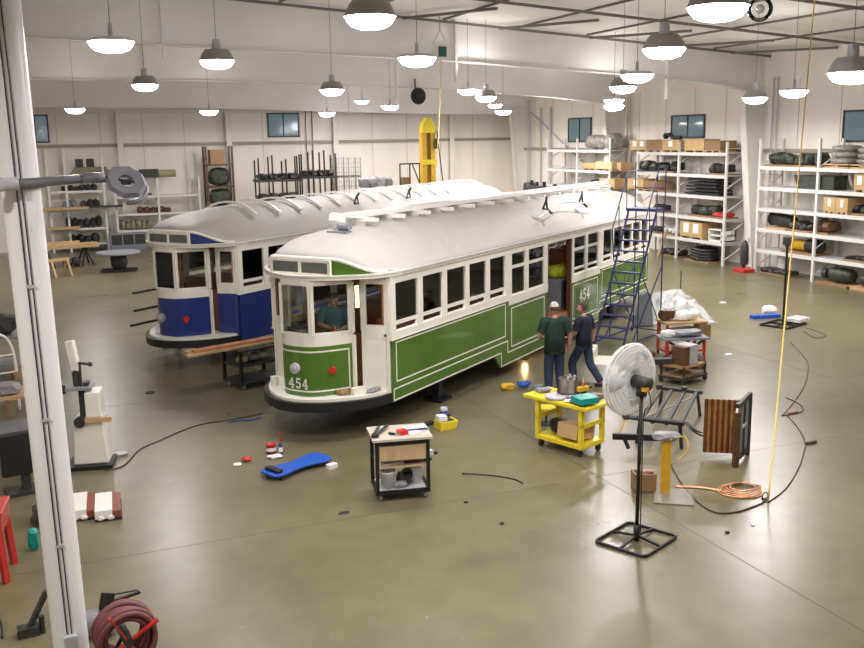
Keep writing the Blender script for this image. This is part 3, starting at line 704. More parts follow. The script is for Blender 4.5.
# ------------------------------------------------------------------ foreground left: column, arm and clutter
cx_, cy_ = 0.0, 9.85
struct(MB().cyl((cx_-.06, cy_, 0), (cx_-.19, cy_, ceil_z(0)-.03), .172, n=36).build('trim_70', colm, smooth=False))
for p in bpy.data.objects['trim_70'].data.polygons: p.use_smooth = len(p.vertices) == 4
cond = mat('conduit_violet', (.045, .04, .08), .4)
t = thing('conduit', 'pair of thin dark conduits running down the big white column', 'conduit', (cx_-.06, cy_-.174, 0)); t.rotation_euler.y = -.0155
for dx in (-.024, .020): MB().cyl((dx, -.010, .35), (dx, -.010, ceil_z(0)-.03), .0065, n=8).build('pipe', cond, t)
MB().mm((-.06, -.07, .14), (.07, -.0, .35)).build('junction_box', lgrey, t, bev=.008)
for z in (3.9, 2.6, 1.3): MB().box((0, -.012, z), (.08, .024, .03)).build('clip', lgrey, t)
# articulated arm with a ring head clamped round the column
armm = mat('arm_grey', (.17, .165, .19), .5); ap = on_y(22, 185, 9.55)  # grey darkened, putting the arm's backlit shade into its colour
t = thing('swing_arm', 'grey swing arm with a ring-shaped head clamped to the big white column', 'arm', (ap.x, ap.y, ap.z))
MB().lathe([(.172, -.04), (.186, -.04), (.186, .05), (.172, .05), (.172, -.04)], (cx_-.09-ap.x, cy_-ap.y, 0), 28).build('clamp', grey, t, True)
MB().cyl((-.28, -.05, .0), (-.02, -.05, .02), .06, n=12).sphere((-.3, -.05, -.06), .07, 10).sphere((-.26, -.05, .05), .05, 8).build('joint', lgrey, t, True)
MB().tube([(-.12, -.05, .01), (.30, -.05, .03), (.56, -.05, .045)], [.046, .042, .04], 14).cyl((.52, -.05, .045), (.72, -.05, .05), .048, n=14).build('boom', armm, t, True)
hd = MB(); mt = M.Translation((.90, -.05, .0)) @ M.Rotation(R(16), 4, 'Y') @ M.Rotation(R(48), 4, 'X')
hd.lathe([(.075, -.02), (.17, -.035), (.20, 0), (.17, .035), (.075, .025), (.065, 0), (.075, -.02)], n=8, mtx=mt)
hd.build('ring_head', armm, t, False)
MB().tube([mt @ V((.20*cos(a), .20*sin(a), -.05)) for a in [R(-80+10*k) for k in range(18)]], .025, 8).build('rim', armm, t, True)
MB().box((.90, -.05, .0), (.08, .06, .05), rz=.3).bar((.72, -.05, .05), (.96, -.07, .0), .02).build('switch', dark, t)
# band saw
p = at(93, 468)
t = thing('band_saw', 'cream band saw machine on a black base beside the big white column', 'machine', (p.x, p.y+.18, 0), R(-12))
MB().mm((-.36, -.30, 0), (.36, .30, .07)).build('base', black, t)
MB().prism([(-.25, .07), (.30, .07), (.24, .85), (-.19, .85)], 'y', -.18, .2).build('cabinet', cream, t, bev=.02)
MB().mm((.0, -.21, .86), (.24, .18, 1.28)).build('wheel_guard', cream, t, bev=.02)
MB().mm((-.10, -.12, .86), (-.0, .1, 1.35)).mm((-.02, -.10, 1.28), (.06, .08, 1.42)).build('body_casting', dark, t)
MB().mm((-.36, -.22, 1.32), (.12, .14, 1.36)).build('table', grey, t)
MB().bar((-.12, -.02, 1.36), (-.13, 0, 1.62), .10, .12).cyl((-.3, -.2, 1.28), (-.3, -.2, 1.42), .03).build('guide', dark, t)
MB().bar((-.12, 0, 1.60), (-.19, .02, 2.1), .12, .14).build('upper_arm', cream, t, bev=.02)
MB().cyl((-.07, -.05, 1.74), (.10, -.08, 1.72), .022).sphere((.11, -.08, 1.72), .04).cyl((-.1, -.16, .8), (-.1, -.25, .8), .09).bar((-.05, -.12, .85), (-.05, -.05, 1.74), .03).build('hand_wheel', dark, t)
MB().mm((-.02, -.24, .78), (.40, -.19, .86)).build('wood_fence', timber, t)
# two padded stools lying on their sides
for x, lab in ((85, 'white and brown step box on the floor nearest the big white column'), (111, 'white and brown step box right of its twin, by the big white column')):
    p = at(x, 521); t = thing('step_box', lab, 'box', (p.x, p.y+.42, 0), R(-4), 'pair of step boxes on the floor')
    MB().mm((-.18, -.40, 0), (.18, .40, .03)).build('frame', black, t)
    MB().mm((-.18, -.38, .03), (.055, .38, .15)).build('top', white, t)
    MB().mm((.055, -.38, .03), (.17, .38, .13)).build('side', mat('dark_red_wood', (.22, .06, .035), .5), t)
    for a in (-.1, .03): MB().lump((a, -.41, .05), (.09, .04, .06), int(x)+int(a*100), .3).build('torn_lining', white, t)
# hose reel, grinder and scraps at the foot of the column
p = at(127, 668)
t = thing('hose_reel', 'red spoked reel wound with dark red hose at bottom left', 'hose', (p.x, p.y+.05, 0), R(8))
ho = MB()
for k in range(7): ho.tube([(.27*cos(a)+.01*(k % 3), .05*k-.17+.02*sin(2*a+k), .36+.27*sin(a)+.012*((k*2) % 3)) for a in [2*pi*i/28 for i in range(28)]], .030, 8, True)
for k in range(5): ho.tube([((.21)*cos(a), .06*k-.14, .36+.21*sin(a)) for a in [2*pi*i/24 for i in range(24)]], .028, 8, True)
ho.build('coiled_hose', rubber, t, True)
for a in (.5, 2.07, 3.64, 5.2): MB().bar((0, -.2, .36), (.34*cos(a), -.215, .36+.34*sin(a)), .055, .02).build('spoke', red, t)
MB().cyl((0, -.23, .36), (0, .2, .36), .05).build('hub', dark, t)
MB().bar((-.2, 0, .01), (0, 0, .36), .03).bar((.2, 0, .01), (0, 0, .36), .03).build('foot', dark, t)
p = at(94, 640)
t = thing('bench_grinder', 'grey motor with a black cylinder on top behind the hose reel', 'machine', (p.x, p.y+.15, 0), R(10))
MB().lump((0, 0, .13), (.42, .3, .26), 5, .15).build('motor', grey, t, True)
MB().cyl((.14, -.05, .26), (.19, -.0, .42), .075, n=16).build('wheel', black, t)
MB().bar((.2, 0, .30), (.52, -.05, .36), .03).bar((.22, .1, .34), (.5, -.03, .38), .012).build('tool_rest', dark, t)
MB().lump((.16, -.12, .08), (.18, .14, .12), 9, .3).build('casting', lgrey, t, True)
p = at(30, 640)
t = thing('floor_jack', 'dark bar with an angled handle on the floor left of the column foot', 'tool', (p.x-.02, p.y+.1, 0), R(5))
MB().bar((0, 0, .05), (.22, .1, .40), .05).bar((.20, .1, .40), (.24, .1, .40), .06).build('handle', dark, t)
MB().mm((-.1, -.05, 0), (.12, .1, .10)).cyl((.15, .0, 0), (.15, .0, .2), .03).build('foot', dark, t)
p = at(8, 575)
t = thing('stool', 'red metal stand with splayed leg at the left edge', 'stool', (-.80, 12.3, 0), R(-8))
MB().mm((-.35, -.3, .86), (.14, .3, .90)).mm((-.33, -.28, .62), (.12, .28, .86)).build('top', mat('stool_red', (.42, .05, .045), .4), t, bev=.015)
for x, y in ((-.27, -.25), (.07, -.25), (-.27, .25), (.07, .25)): MB().bar((x, y, .64), (x*1.25+.02, y*1.15, 0), .07).build('leg', red, t)
MB().bar((-.3, -.27, .2), (.1, -.27, .2), .03).build('rail', red, t)
p = at(2, 600)
t = thing('bucket', 'pale plastic tub with black hose at the left edge before the red stand', 'bucket', (-1.0, 10.9, 0))
MB().lathe([(0, 0), (.15, 0), (.18, .38), (.19, .40), (.17, .40), (.15, .06), (0, .05)], n=20).build('tub', lgrey, t, True)
MB().tube(curve([(.1, 0, .38), (.18, -.1, .3), (.25, -.2, .1), (.26, -.35, .015)]), .015, 8).build('hose', black, t, True)
t = thing('screen', 'big black box-shaped monitor standing behind the white column and red stand', 'screen', (-.50, 15.25, 0), R(12))
MB().mm((-.34, -.06, .30), (.30, .06, .96)).build('panel', black, t, bev=.02)
MB().mm((-.3, .06, .45), (.26, .24, .9)).build('back', dark, t)
MB().mm((-.06, .0, .05), (.06, .12, .5)).mm((-.3, -.15, 0), (.3, .25, .05)).build('pedestal', dark, t)
# work benches stacked with tools at the left edge
def bench(loc, rz, w, d, h, label, seed, topm, n=7):
    t = thing('work_bench', label, 'bench', loc, rz)
    MB().mm((-w/2, -d/2, h-.05), (w/2, d/2, h)).build('bench_top', topm, t)
    for x in (-w/2+.06, w/2-.06):
        for y in (-d/2+.06, d/2-.06): MB().mm((x-.035, y-.035, 0), (x+.035, y+.035, h-.05)).build('leg', dark, t)
    MB().mm((-w/2+.05, -d/2+.05, .2), (w/2-.05, d/2-.05, .24)).build('shelf', grey, t)
    return t
bench((-1.15, 18.3, 0), R(6), 1.7, .8, .85, 'cluttered bench with a tan top at the left edge behind the monitor', 2, timber)
bench((-1.3, 24.0, 0), R(0), 1.8, .9, .9, 'grey bench at the left edge further back behind the white column', 3, grey)
rnd = random.Random(4)
def clutter(x, y, z, s, k, label, cat, nm, m):
    o = MB().lump((0, 0, s[2]/2), s, k, .25).build(nm, m, smooth=False); o.location = (x, y, z); return tag(o, label, cat)
clutter(-.75, 18.2, .85, (.4, .3, .22), 1, 'grey lumpy machine part on the tan bench by the left edge', 'part', 'machine_part', grey)
clutter(-1.25, 18.1, .85, (.3, .3, .3), 2, 'black lump left of the grey part on the tan bench', 'part', 'machine_part', black)
clutter(-1.0, 24.0, .9, (.7, .5, .5), 3, 'dark casting on the grey bench at the left edge', 'part', 'machine_part', dark)
clutter(-.55, 16.6, 0, (.5, .4, .35), 4, 'heap of grey scrap on the floor behind the monitor', 'scrap', 'scrap_heap', grey)
clutter(-.25, 13.9, 0, (.4, .5, .22), 5, 'dark bundle on the floor between the red stand and the white column', 'bundle', 'bundle', dark)
clutter(-.42, 12.9, 0, (.14, .12, .30), 8, 'small teal plastic bottle on the floor beside the red stand leg', 'bottle', 'bottle', teal)
t = thing('drill_press', 'tall dark drill press just left of the white column at mid height', 'machine', (-.25, 21.4, 0), R(20))
MB().mm((-.25, -.25, 0), (.25, .25, .08)).build('base', dark, t)
MB().cyl((0, 0, .08), (0, 0, 1.9), .06).build('post', grey, t)
MB().mm((-.18, -.35, 1.5), (.18, .2, 1.95)).build('head', dark, t, bev=.03)
MB().mm((-.22, -.4, .95), (.22, .05, 1.0)).build('table', dark, t)
MB().cyl((0, -.28, 1.2), (0, -.28, 1.5), .03).build('spindle', lgrey, t)
t = thing('tube_frame', 'white tubular frame leaning at the left edge, mid height', 'frame', (-1.0, 20.2, 0), R(15))
MB().tube(curve([(-.35, 0, 0), (-.35, 0, 1.0), (-.25, 0, 1.45), (0, 0, 1.6), (.25, 0, 1.45), (.35, 0, 1.0), (.35, 0, 0)], 6), .03, 8).build('hoop', white, t, True)
for z in (.4, .8, 1.15): MB().cyl((-.35, 0, z), (.35, 0, z), .018).build('rail', white, t)
t = thing('trestle', 'brown wooden trestle between the left edge and the white column', 'trestle', (-.62, 20.3, 0), R(5))
MB().mm((-.10, -.5, .72), (.10, .5, .80)).build('beam', cardb, t)
for y in (-.4, .4):
    for s in (-1, 1): MB().bar((s*.05, y, .74), (s*.28, y, 0), .06).build('leg', cardb, t)

# ------------------------------------------------------------------ floor items in front of the green tram
p = at(297, 470)
t = thing('creeper', 'flat blue mechanic creeper board with black headrest on the floor', 'creeper', (p.x, p.y, 0), R(25))
o = [(-.60, -.15), (-.56, -.21), (-.40, -.24), (-.1, -.17), (.1, -.17), (.42, -.25), (.56, -.22), (.60, -.12), (.60, .12), (.56, .22), (.42, .25), (.1, .17), (-.1, .17), (-.40, .24), (-.56, .21), (-.60, .15)]
MB().prism(o, 'z', .07, .11).build('board', creepb, t, bev=.012)
MB().box((-.46, 0, .135), (.12, .34, .05)).build('headrest', black, t, bev=.02)
for x in (-.45, .45):
    for s in (-1, 1): MB().cyl((x, s*.19-.015, .035), (x, s*.19+.015, .035), .035).bar((x, s*.19, .035), (x, s*.19, .08), .02).build('caster', dark, t)
c = at(332, 468); tag(MB().box((0, 0, .035), (.16, .10, .07), rz=.4).build('parts_box', paper, loc=(c.x, c.y, 0)), 'small white carton at the right end of the blue creeper', 'box')
c = at(281, 455); t = thing('spray_can', 'tall blue spray can standing on the floor near the creeper', 'can', (c.x, c.y, 0))
MB().lathe([(0, 0), (.034, 0), (.034, .2), (.022, .225), (0, .225)], n=16).build('can', mat('can_blue', (.05, .10, .25), .3, .3), t, True)
MB().cyl((0, 0, .06), (0, 0, .14), .0348, n=16).build('paper_band', paper, t)
MB().cyl((0, 0, .225), (0, 0, .40), .014, n=10).build('nozzle', red, t)
c = at(272, 454); t = thing('paint_can', 'red and white open can on the floor next to the spray can', 'can', (c.x, c.y+.05, 0))
MB().lathe([(0, 0), (.085, 0), (.085, .16), (.088, .165), (.08, .165), (.078, .02), (0, .02)], n=20).build('tin', red, t, True)
MB().cyl((0, 0, .05), (0, 0, .11), .086, n=20, caps=False).build('paper_band', paper, t)
c = at(274, 457); tag(MB().lump((0, 0, .03), (.24, .14, .06), 12, .25).build('rag', paper, loc=(c.x, c.y-.06, 0)), 'crumpled white rag in front of the red can', 'rag')
c = at(247, 461); tag(MB().lump((0, 0, .04), (.16, .12, .07), 13, .2).build('rag', red, loc=(c.x, c.y, 0)), 'crumpled red rag on the floor left of the red can', 'rag')
c = at(240, 465); tag(MB().lump((0, 0, .02), (.14, .12, .03), 14, .25).build('paper_scrap', paper, loc=(c.x-.04, c.y, 0)), 'white paper scrap beside the crumpled red rag', 'paper')
c = at(121, 455); tag(MB().lump((0, 0, .02), (.26, .18, .05), 15, .3).build('plastic_bag', plastic, loc=(c.x, c.y, 0)), 'clear crumpled plastic bag on the floor right of the band saw', 'bag')
c = at(344, 513); tag(MB().lump((0, 0, .006), (.18, .09, .013), 16, .3).build('oil_rag', black, loc=(c.x, c.y, 0)), 'small flat black rag on the open floor left of the black cart', 'rag')
for (x, y), lab in (((466, 503), 'tiny dark nut on the floor right of the black cart'), ((150, 393), 'dark pebble on the floor left of the blue tram nose'), ((502, 524), 'tiny dark washer on the open floor below the yellow cart'), ((727, 533), 'tiny dark bolt head on the floor below the copper coil'), ((753, 525), 'small pale chip on the floor below the yellow rope foot'), ((728, 355), 'white paper scrap on the floor between red cart and yellow rope'), ((723, 303), 'white crumpled paper far back near the right shelving')):
    c = at(x, y); tag(MB().lump((0, 0, .012), (.06, .05, .025) if y > 400 else (.2, .14, .05), x, .3).build('scrap', paper if 'white' in lab or 'pale' in lab else black, loc=(c.x, c.y, 0)), lab, 'scrap')
def cord(pts, r, m, label, nm='cord', lift=0):
    w = [at(*q) + V((0, 0, r+lift)) for q in pts]
    return tag(MB().tube(curve(w, 6), r, 6).build(nm, m, smooth=True), label, 'cord')
cord([(105, 471), (124, 466), (140, 450), (160, 441), (185, 430), (205, 424), (232, 420), (262, 414)], .011, cordm, 'dark power cord from the band saw across the floor to the tram')
cord([(462, 474), (480, 475), (500, 477), (515, 480), (523, 484)], .010, black, 'short black curved cord lying loose on the floor')
c = at(245, 421); tag(MB().tube(curve([(-.3, 0, .012), (-.1, .05, .012), (.1, -.03, .012), (.3, .05, .012)]), .012, 6).build('cord', creepb, loc=(c.x, c.y, 0)), 'short blue cord end on the floor in front of the tram bumper', 'cord')

# black two-shelf cart
p = (at(374, 500)+at(430, 500))/2
t = thing('shop_cart', 'black steel cart with a wooden drawer and tan top in front of the green tram', 'cart', (p.x+.08, p.y+.28, 0), R(-11))
W, D, HT = .80, .62, .92
for x in (-1, 1):
    for y in (-1, 1): MB().mm((x*W/2-.025*(1+x), y*D/2-.025*(1+y), .10), (x*W/2+.025*(1-x), y*D/2+.025*(1-y), HT)).build('leg', black, t)
for z in (.10, HT-.06): MB().mm((-W/2, -D/2, z), (W/2, -D/2+.04, z+.06)).mm((-W/2, D/2-.04, z), (W/2, D/2, z+.06)).mm((-W/2, -D/2, z), (-W/2+.04, D/2, z+.06)).mm((W/2-.04, -D/2, z), (W/2, D/2, z+.06)).build('frame', black, t)
MB().mm((-W/2-.04, -D/2-.04, HT), (W/2+.04, D/2+.04, HT+.035)).build('cart_top', mat('worktop', (.50, .45, .37), .5, noise=.1), t)
MB().mm((-W/2+.05, -D/2+.02, .13), (W/2-.05, D/2-.04, .16)).build('lower_shelf', lgrey, t)
MB().mm((-W/2+.06, -D/2+.0, .62), (W/2-.06, D/2-.1, .84)).build('drawer', ply, t)
MB().mm((-W/2+.05, -D/2+.02, .50), (W/2-.05, D/2-.04, .525)).build('middle_shelf', ply, t)
for x in (-.33, .33):
    for y in (-.24, .24): MB().cyl((x-.02, y, .045), (x+.02, y, .045), .045, n=14).mm((x-.03, y-.03, .07), (x+.03, y+.03, .11)).build('caster', grey, t)
def rel(o, p, q): return o.location + M.Rotation(o.rotation_euler.z, 3, 'Z') @ V(p) if q is None else q
def on(o, x, y, z): return V(o.location) + M.Rotation(o.rotation_euler.z, 3, 'Z') @ V((x*o.scale.x, y*o.scale.y, z*o.scale.z))
cart = t
def bucket(loc, label):
    b = thing('bucket', label, 'bucket', loc, 0)
    MB().lathe([(0, 0), (.092, 0), (.118, .24), (.126, .25), (.126, .262), (.11, .262), (.086, .02), (0, .018)], n=22).build('pail', mat('milky_plastic', (.70, .70, .72), .4), b, True)
    MB().tube([(.12*cos(a), .01+.02*sin(a), .245+.05*sin(a)) for a in [pi*i/10 for i in range(11)]], .004, 6).build('handle', grey, b)
bucket(on(cart, -.21, -.16, .161), 'milky white pail at the left of the black cart lower shelf')
bucket(on(cart, .24, .0, .161), 'milky white pail at the right of the black cart lower shelf')
o = MB().lump((0, 0, .1), (.22, .2, .2), 21, .3); o.tube([(.1*cos(a), -.05, .15+.1*sin(a)) for a in [2*pi*i/16 for i in range(16)]], .022, 8, True)
tag(o.build('hose_bundle', dark, loc=on(cart, .05, -.08, .165), rz=.3), 'dark coiled hose bundle between the two pails on the black cart', 'hose')
tag(MB().lump((0, 0, .05), (.18, .12, .10), 22, .3).build('tool_heap', grey, loc=on(cart, -.03, -.2, .165)), 'small grey tool heap in front of the hose bundle on the black cart', 'tools')
tag(MB().mm((-.32, -.08, 0), (.02, .08, .03)).build('steel_plate', lgrey, loc=on(cart, 0, -.12, .526)), 'pale steel plate on the black cart middle shelf', 'plate')
t2 = thing('hand_saw', 'black-handled hand saw lying on the black cart middle shelf', 'saw', on(cart, .16, -.18, .527), R(-8))
MB().mm((-.12, -.02, 0), (.2, .04, .02)).build('blade', dark, t2); MB().lump((.24, 0, .025), (.12, .07, .04), 5, .15).build('handle', black, t2)
t2 = thing('pliers', 'long black pliers lying open on the left of the cart top', 'tool', on(cart, -.32, .02, HT+.036), R(-20))
MB().bar((-.05, -.2, .02), (.02, .22, .03), .035, .03).bar((-.02, -.2, .02), (.16, .24, .05), .035, .03).build('handle', dark, t2); MB().lump((-.03, -.22, .03), (.12, .12, .06), 6, .15).build('jaw', black, t2)
tag(MB().box((0, 0, .03), (.13, .14, .06), rz=.1).build('parts_tray', redlamp, loc=on(cart, .03, -.12, HT+.036)), 'small bright red box on the black cart top', 'box')
t2 = thing('screwdriver', 'short black screwdriver left of the red box on the cart top', 'tool', on(cart, -.12, -.14, HT+.036), R(-50))
MB().cyl((-.06, 0, .02), (.04, 0, .02), .02).build('handle', black, t2); MB().cyl((.04, 0, .02), (.15, 0, .02), .006).build('blade', grey, t2)
tag(MB().box((0, 0, .005), (.36, .24, .01), rz=-.1).build('paper_sheet', paper, loc=on(cart, .27, .10, HT+.036)), 'white paper sheets on the right of the black cart top', 'paper')
tag(MB().box((0, 0, .006), (.2, .16, .008), rz=.5).build('paper_sheet', paper, loc=on(cart, .2, -.1, HT+.036)), 'single white paper lying crooked nearer the cart edge', 'paper')
tag(MB().box((0, 0, .012), (.34, .02, .02), rz=-.12).build('pencil', mat('ink_blue', (.05, .05, .25), .4), loc=on(cart, .27, -.02, HT+.048)), 'long blue strip across the papers on the black cart', 'ruler')
t2 = thing('power_strip', 'white handle clipped on the right side of the black cart', 'handle', on(cart, W/2+.05, -.1, .60))
MB().mm((-.05, -.05, 0), (.03, .05, .07)).build('body', white, t2); MB().mm((.03, -.03, .0), (.10, .03, .03)).build('plug', black, t2)

# yellow bin and toolbox under the green tram
c = at(448, 430); t = thing('parts_bin', 'yellow plastic bin on the floor under the green tram', 'bin', (c.x, c.y+.12, 0), R(5))
MB().prism([(-.17, 0), (.15, 0), (.20, .16), (-.17, .16)], 'y', -.14, .14).build('bin', yellow, t, bev=.01)
MB().mm((-.15, -.12, .16), (.14, .12, .165)).build('lining', dark, t)
tag(MB().mm((-.14, -.1, 0), (.02, .08, .09)).build('carton', paper, loc=(c.x-.02, c.y+.12, .166)), 'white carton on top of the yellow bin', 'box')
tag(MB().lump((0, 0, .09), (.26, .2, .18), 31, .2).build('power_tool', dark, loc=(c.x+.12, c.y+.46, 0)), 'dark power tool on the floor behind the yellow bin', 'tool')
t2 = thing('tin', 'shiny tin standing on the dark tool behind the yellow bin', 'tin', (c.x+.10, c.y+.42, .17)); MB().lathe([(0, 0), (.07, 0), (.07, .13), (.06, .14), (0, .14)], n=16).build('can', lgrey, t2, True); MB().cyl((0, 0, .03), (0, 0, .08), .071, n=16).build('paper_band', creepb, t2)
tag(MB().box((0, 0, .03), (.6, .1, .05), rz=.5).build('steel_bar', dark, loc=(c.x-.36, c.y+.35, 0)), 'dark flat bar on the floor left of the yellow bin', 'bar')

# yellow flat cart
ya, yb_, yc = at(541, 449), at(584, 459), at(598, 448)
rz = math.atan2(yb_.y-ya.y, yb_.x-ya.x)
t = thing('yellow_cart', 'bright yellow two-deck service cart beside the pedestal fan', 'cart', (8.02, 13.60, 0), rz+R(-7))
W, D = 1.0, .62
MB().mm((-W/2-.26, -D/2-.03, .82), (W/2+.12, D/2+.03, .88)).build('top_deck', yellow, t, bev=.01)
MB().mm((-W/2, -D/2, .14), (W/2, D/2, .22)).build('lower_deck', yellow, t, bev=.01)
for x in (-1, 1):
    for y in (-1, 1): MB().mm((x*W/2-.07*(1+x)/2, y*D/2-.07*(1+y)/2, .22), (x*W/2+.07*(1-x)/2, y*D/2+.07*(1-y)/2, .82)).build('leg', yellow, t)
    MB().mm((x*W/2-.05*(1+x)/2, -D/2, .50), (x*W/2+.05*(1-x)/2, D/2, .57)).build('end_rail', yellow, t)
    for y in (-1, 1): MB().cyl((x*.42-.02, y*.24, .055), (x*.42+.02, y*.24, .055), .055, n=14).mm((x*.42-.03, y*.24-.03, .08), (x*.42+.03, y*.24+.03, .145)).build('caster', dark, t)
yc = t
tag(MB().box((0, 0, .13), (.46, .42, .24), rz=.35, ry=.12).build('cardboard_box', card, loc=on(yc, .18, -.05, .245)), 'open tan cardboard box tilted on the yellow cart lower deck', 'box')
tag(MB().lump((0, 0, .13), (.38, .34, .26), 41, .15).build('black_bag', black, loc=on(yc, -.22, .05, .22), smooth=True), 'rounded black bag on the yellow cart lower deck', 'bag')
t2 = thing('drum', 'open round metal drum of parts at the far left of the yellow cart top', 'drum', on(yc, -.13, .12, .88))
MB().lathe([(0, 0), (.17, 0), (.20, .06), (.20, .09), (0.16, .10), (.17, .30), (.15, .30), (.14, .12), (0, .12)], n=26).build('drum', mat('drum_metal', (.09, .078, .065), .35, .6, noise=.2), t2, True)
MB().mm((-.16, -.02, .28), (.16, .02, .30)).build('cross_bar', brown, t2)
for k, (x, y) in enumerate(((.05, .06), (-.06, -.05), (.08, -.03))): MB().cyl((x, y, .12), (x+.02, y, .35), .018).build('part', lgrey, t2)
tag(MB().lathe([(0, 0), (.19, 0), (.2, .05), (.18, .055), (0, .03)], n=24).build('tray', lgrey, loc=on(yc, -.16, -.16, .88), smooth=True), 'shallow silver tray on the yellow cart edge below the drum', 'tray')
tag(MB().lump((0, 0, .04), (.3, .2, .08), 42, .3).build('tool_heap', greyp, loc=on(yc, -.58, .0, .88)), 'heap of small grey tools at the left end of the yellow cart', 'tools')
tag(MB().lump((0, 0, .03), (.24, .2, .05), 43, .3).build('cloth', mat('violet_cloth', (.13, .08, .17), .7), loc=on(yc, .08, -.1, .88)), 'dark violet cloth in the middle of the yellow cart top', 'cloth')
ps = MB(); n = 8
for i in range(n):
    a0, a1 = -.24+.48*i/n, -.24+.48*(i+1)/n
    z = lambda a: .02+.035*(cos(a*13)+1)/2
    ps.prism([(a0, z(a0)), (a1, z(a1)), (a1, z(a1)+.006), (a0, z(a0)+.006)], 'y', -.15, .15)
tag(ps.build('paper_sheet', paper, loc=on(yc, .18, -.02, .88), rz=.6), 'curling white sheet of paper on the yellow cart', 'paper')
tag(MB().box((0, 0, .02), (.34, .26, .04), rz=.2).build('brown_book', brown, loc=on(yc, .33, -.10, .88)), 'brown folder partly under the teal case on the yellow cart', 'folder')
tag(MB().box((0, 0, .05), (.36, .30, .10), rz=.05).build('teal_case', teal, loc=on(yc, .43, -.14, .92)), 'teal plastic case at the right end of the yellow cart', 'case')
t2 = thing('drill', 'yellow and black cordless drill on the yellow cart top behind the paper', 'drill', on(yc, .10, .22, .88), R(10))
MB().mm((-.11, -.04, .10), (.11, .04, .18)).build('body', yellowo, t2, bev=.01); MB().mm((-.02, -.03, .0), (.05, .03, .10)).build('grip', black, t2); MB().cyl((.11, 0, .14), (.18, 0, .14), .022).build('chuck', dark, t2)
tag(MB().lump((0, 0, .05), (.42, .22, .1), 45, .3).build('leather_pouch', brown, loc=on(yc, .34, .18, .88)), 'brown leather pouch at the back of the yellow cart top', 'pouch')
t2 = thing('orange_bottle', 'small orange-capped bottle beside the drum on the yellow cart', 'bottle', on(yc, .08, .25, .88)); MB().lathe([(0, 0), (.035, 0), (.035, .2), (.015, .24), (0, .24)], n=12).build('bottle', orange, t2, True); MB().cyl((0, 0, .24), (0, 0, .3), .014).build('cap', yellow, t2)
# tools on the floor under the men
for (x, y), m, lab, k in (((508, 390), yellowo, 'yellow and black tool on the floor left of the yellow cart', 51), ((524, 387), creepb, 'bright blue tool case on the floor left of the yellow cart', 52), ((536, 391), greyp, 'grey tool on the floor next to the blue tool case', 53)):
    c = at(x, y); tag(MB().lump((0, 0, .07), (.3, .2, .15), k, .25).build('power_tool', m, loc=(c.x, c.y, 0)), lab, 'tool')
c = at(566, 424); t2 = thing('floor_stand', 'yellow disc on a short post on the floor behind the yellow cart', 'stand', (8.35, 15.0, 0)); MB().cyl((0, 0, 0), (0, 0, .3), .02).build('post', dark, t2); MB().cyl((0, 0, .3), (0, 0, .33), .17, n=20).build('disc', yellow, t2); MB().cyl((0, 0, 0), (0, 0, .02), .14, n=16).build('base', dark, t2)

# pedestal fan
p = V((6.84, 9.95, 0))
fd = V((.55, .83, 0)).normalized()
t = thing('pedestal_fan', 'tall black pedestal fan with large white wire guard in the foreground', 'fan', p, R(-22))
o = [V(q) for q in ((-.52, -.36, .025), (-.44, -.44, .025), (.36, -.44, .025), (.44, -.36, .025), (.44, .36, .025), (.36, .44, .025), (-.44, .44, .025), (-.52, .36, .025))]
t.rotation_euler.z = R(25); t.location = (6.88, 9.93, 0)
o = [(-.41, -.36), (.41, -.36), (.41, .36), (-.41, .36)]
rr = []
for (sx, sy), a0 in (((1, -1), -90), ((1, 1), 0), ((-1, 1), 90), ((-1, -1), 180)):
    for k in range(5): a = R(a0+22.5*k); rr.append((sx*.35+.07*cos(a), sy*.30+.07*sin(a), .022))
MB().tube(rr, .02, 8, True).build('base_ring', black, t, True)
for a, b in (((-.40, 0), (.40, 0)), ((0, -.35), (0, .35))):
    MB().bar((a[0]*.98, a[1]*.98, .022), (0, 0, .07), .03).bar((b[0]*.98, b[1]*.98, .022), (0, 0, .07), .03).build('base_arm', black, t)
MB().cyl((0, 0, .0), (0, 0, .22), .04).cyl((0, 0, .06), (.035, .0, 2.08), .024).build('pole', black, t, True)
ax = M.Rotation(-R(25), 3, 'Z') @ V((cos(R(106)), sin(R(106)), .03)).normalized()      # towards the tram
hubp = V((.035, 0, 2.12)); q = ax.to_track_quat('Z', 'Y').to_matrix().to_4x4()
def fm(d): return M.Translation(hubp + ax*d) @ q
MB().cyl(hubp-ax*.12, hubp+ax*.12, .085, n=18).box(hubp-V((0, 0, .10)), (.1, .1, .16)).build('motor', dark, t, True)
MB().box(hubp-ax*.05+V((-.06, -.04, -.06)), (.07, .07, .05)).build('motor_band', yellowo, t)
gd = MB(); wires = []
def wire(pts, r): gd.tube(pts, r, 4)
GR = .47
for k in range(84):
    a = 2*pi*k/84; c, s_ = cos(a), sin(a)
    prof = [(.09, .30), (.22, .31), (.38, .29), (.455, .245), (GR, .20), (.455, .155), (.38, .125), (.22, .11), (.09, .12)]
    wire([fm(0) @ V((r_*c, r_*s_, z)) for r_, z in prof], .0034)
for r_, z, w in ((GR, .20, .009), (.455, .245, .006), (.455, .155, .006), (.38, .29, .004), (.25, .31, .004), (.10, .30, .005), (.38, .125, .004), (.25, .11, .004), (.10, .12, .005), (.32, .118, .003), (.17, .112, .003), (.42, .14, .003)):
    gd.tube([fm(0) @ V((r_*cos(a), r_*sin(a), z)) for a in [2*pi*k/40 for k in range(40)]], w, 5, True)
gd.build('guard', mat('fan_white', (.82, .82, .82), .35), t, True)
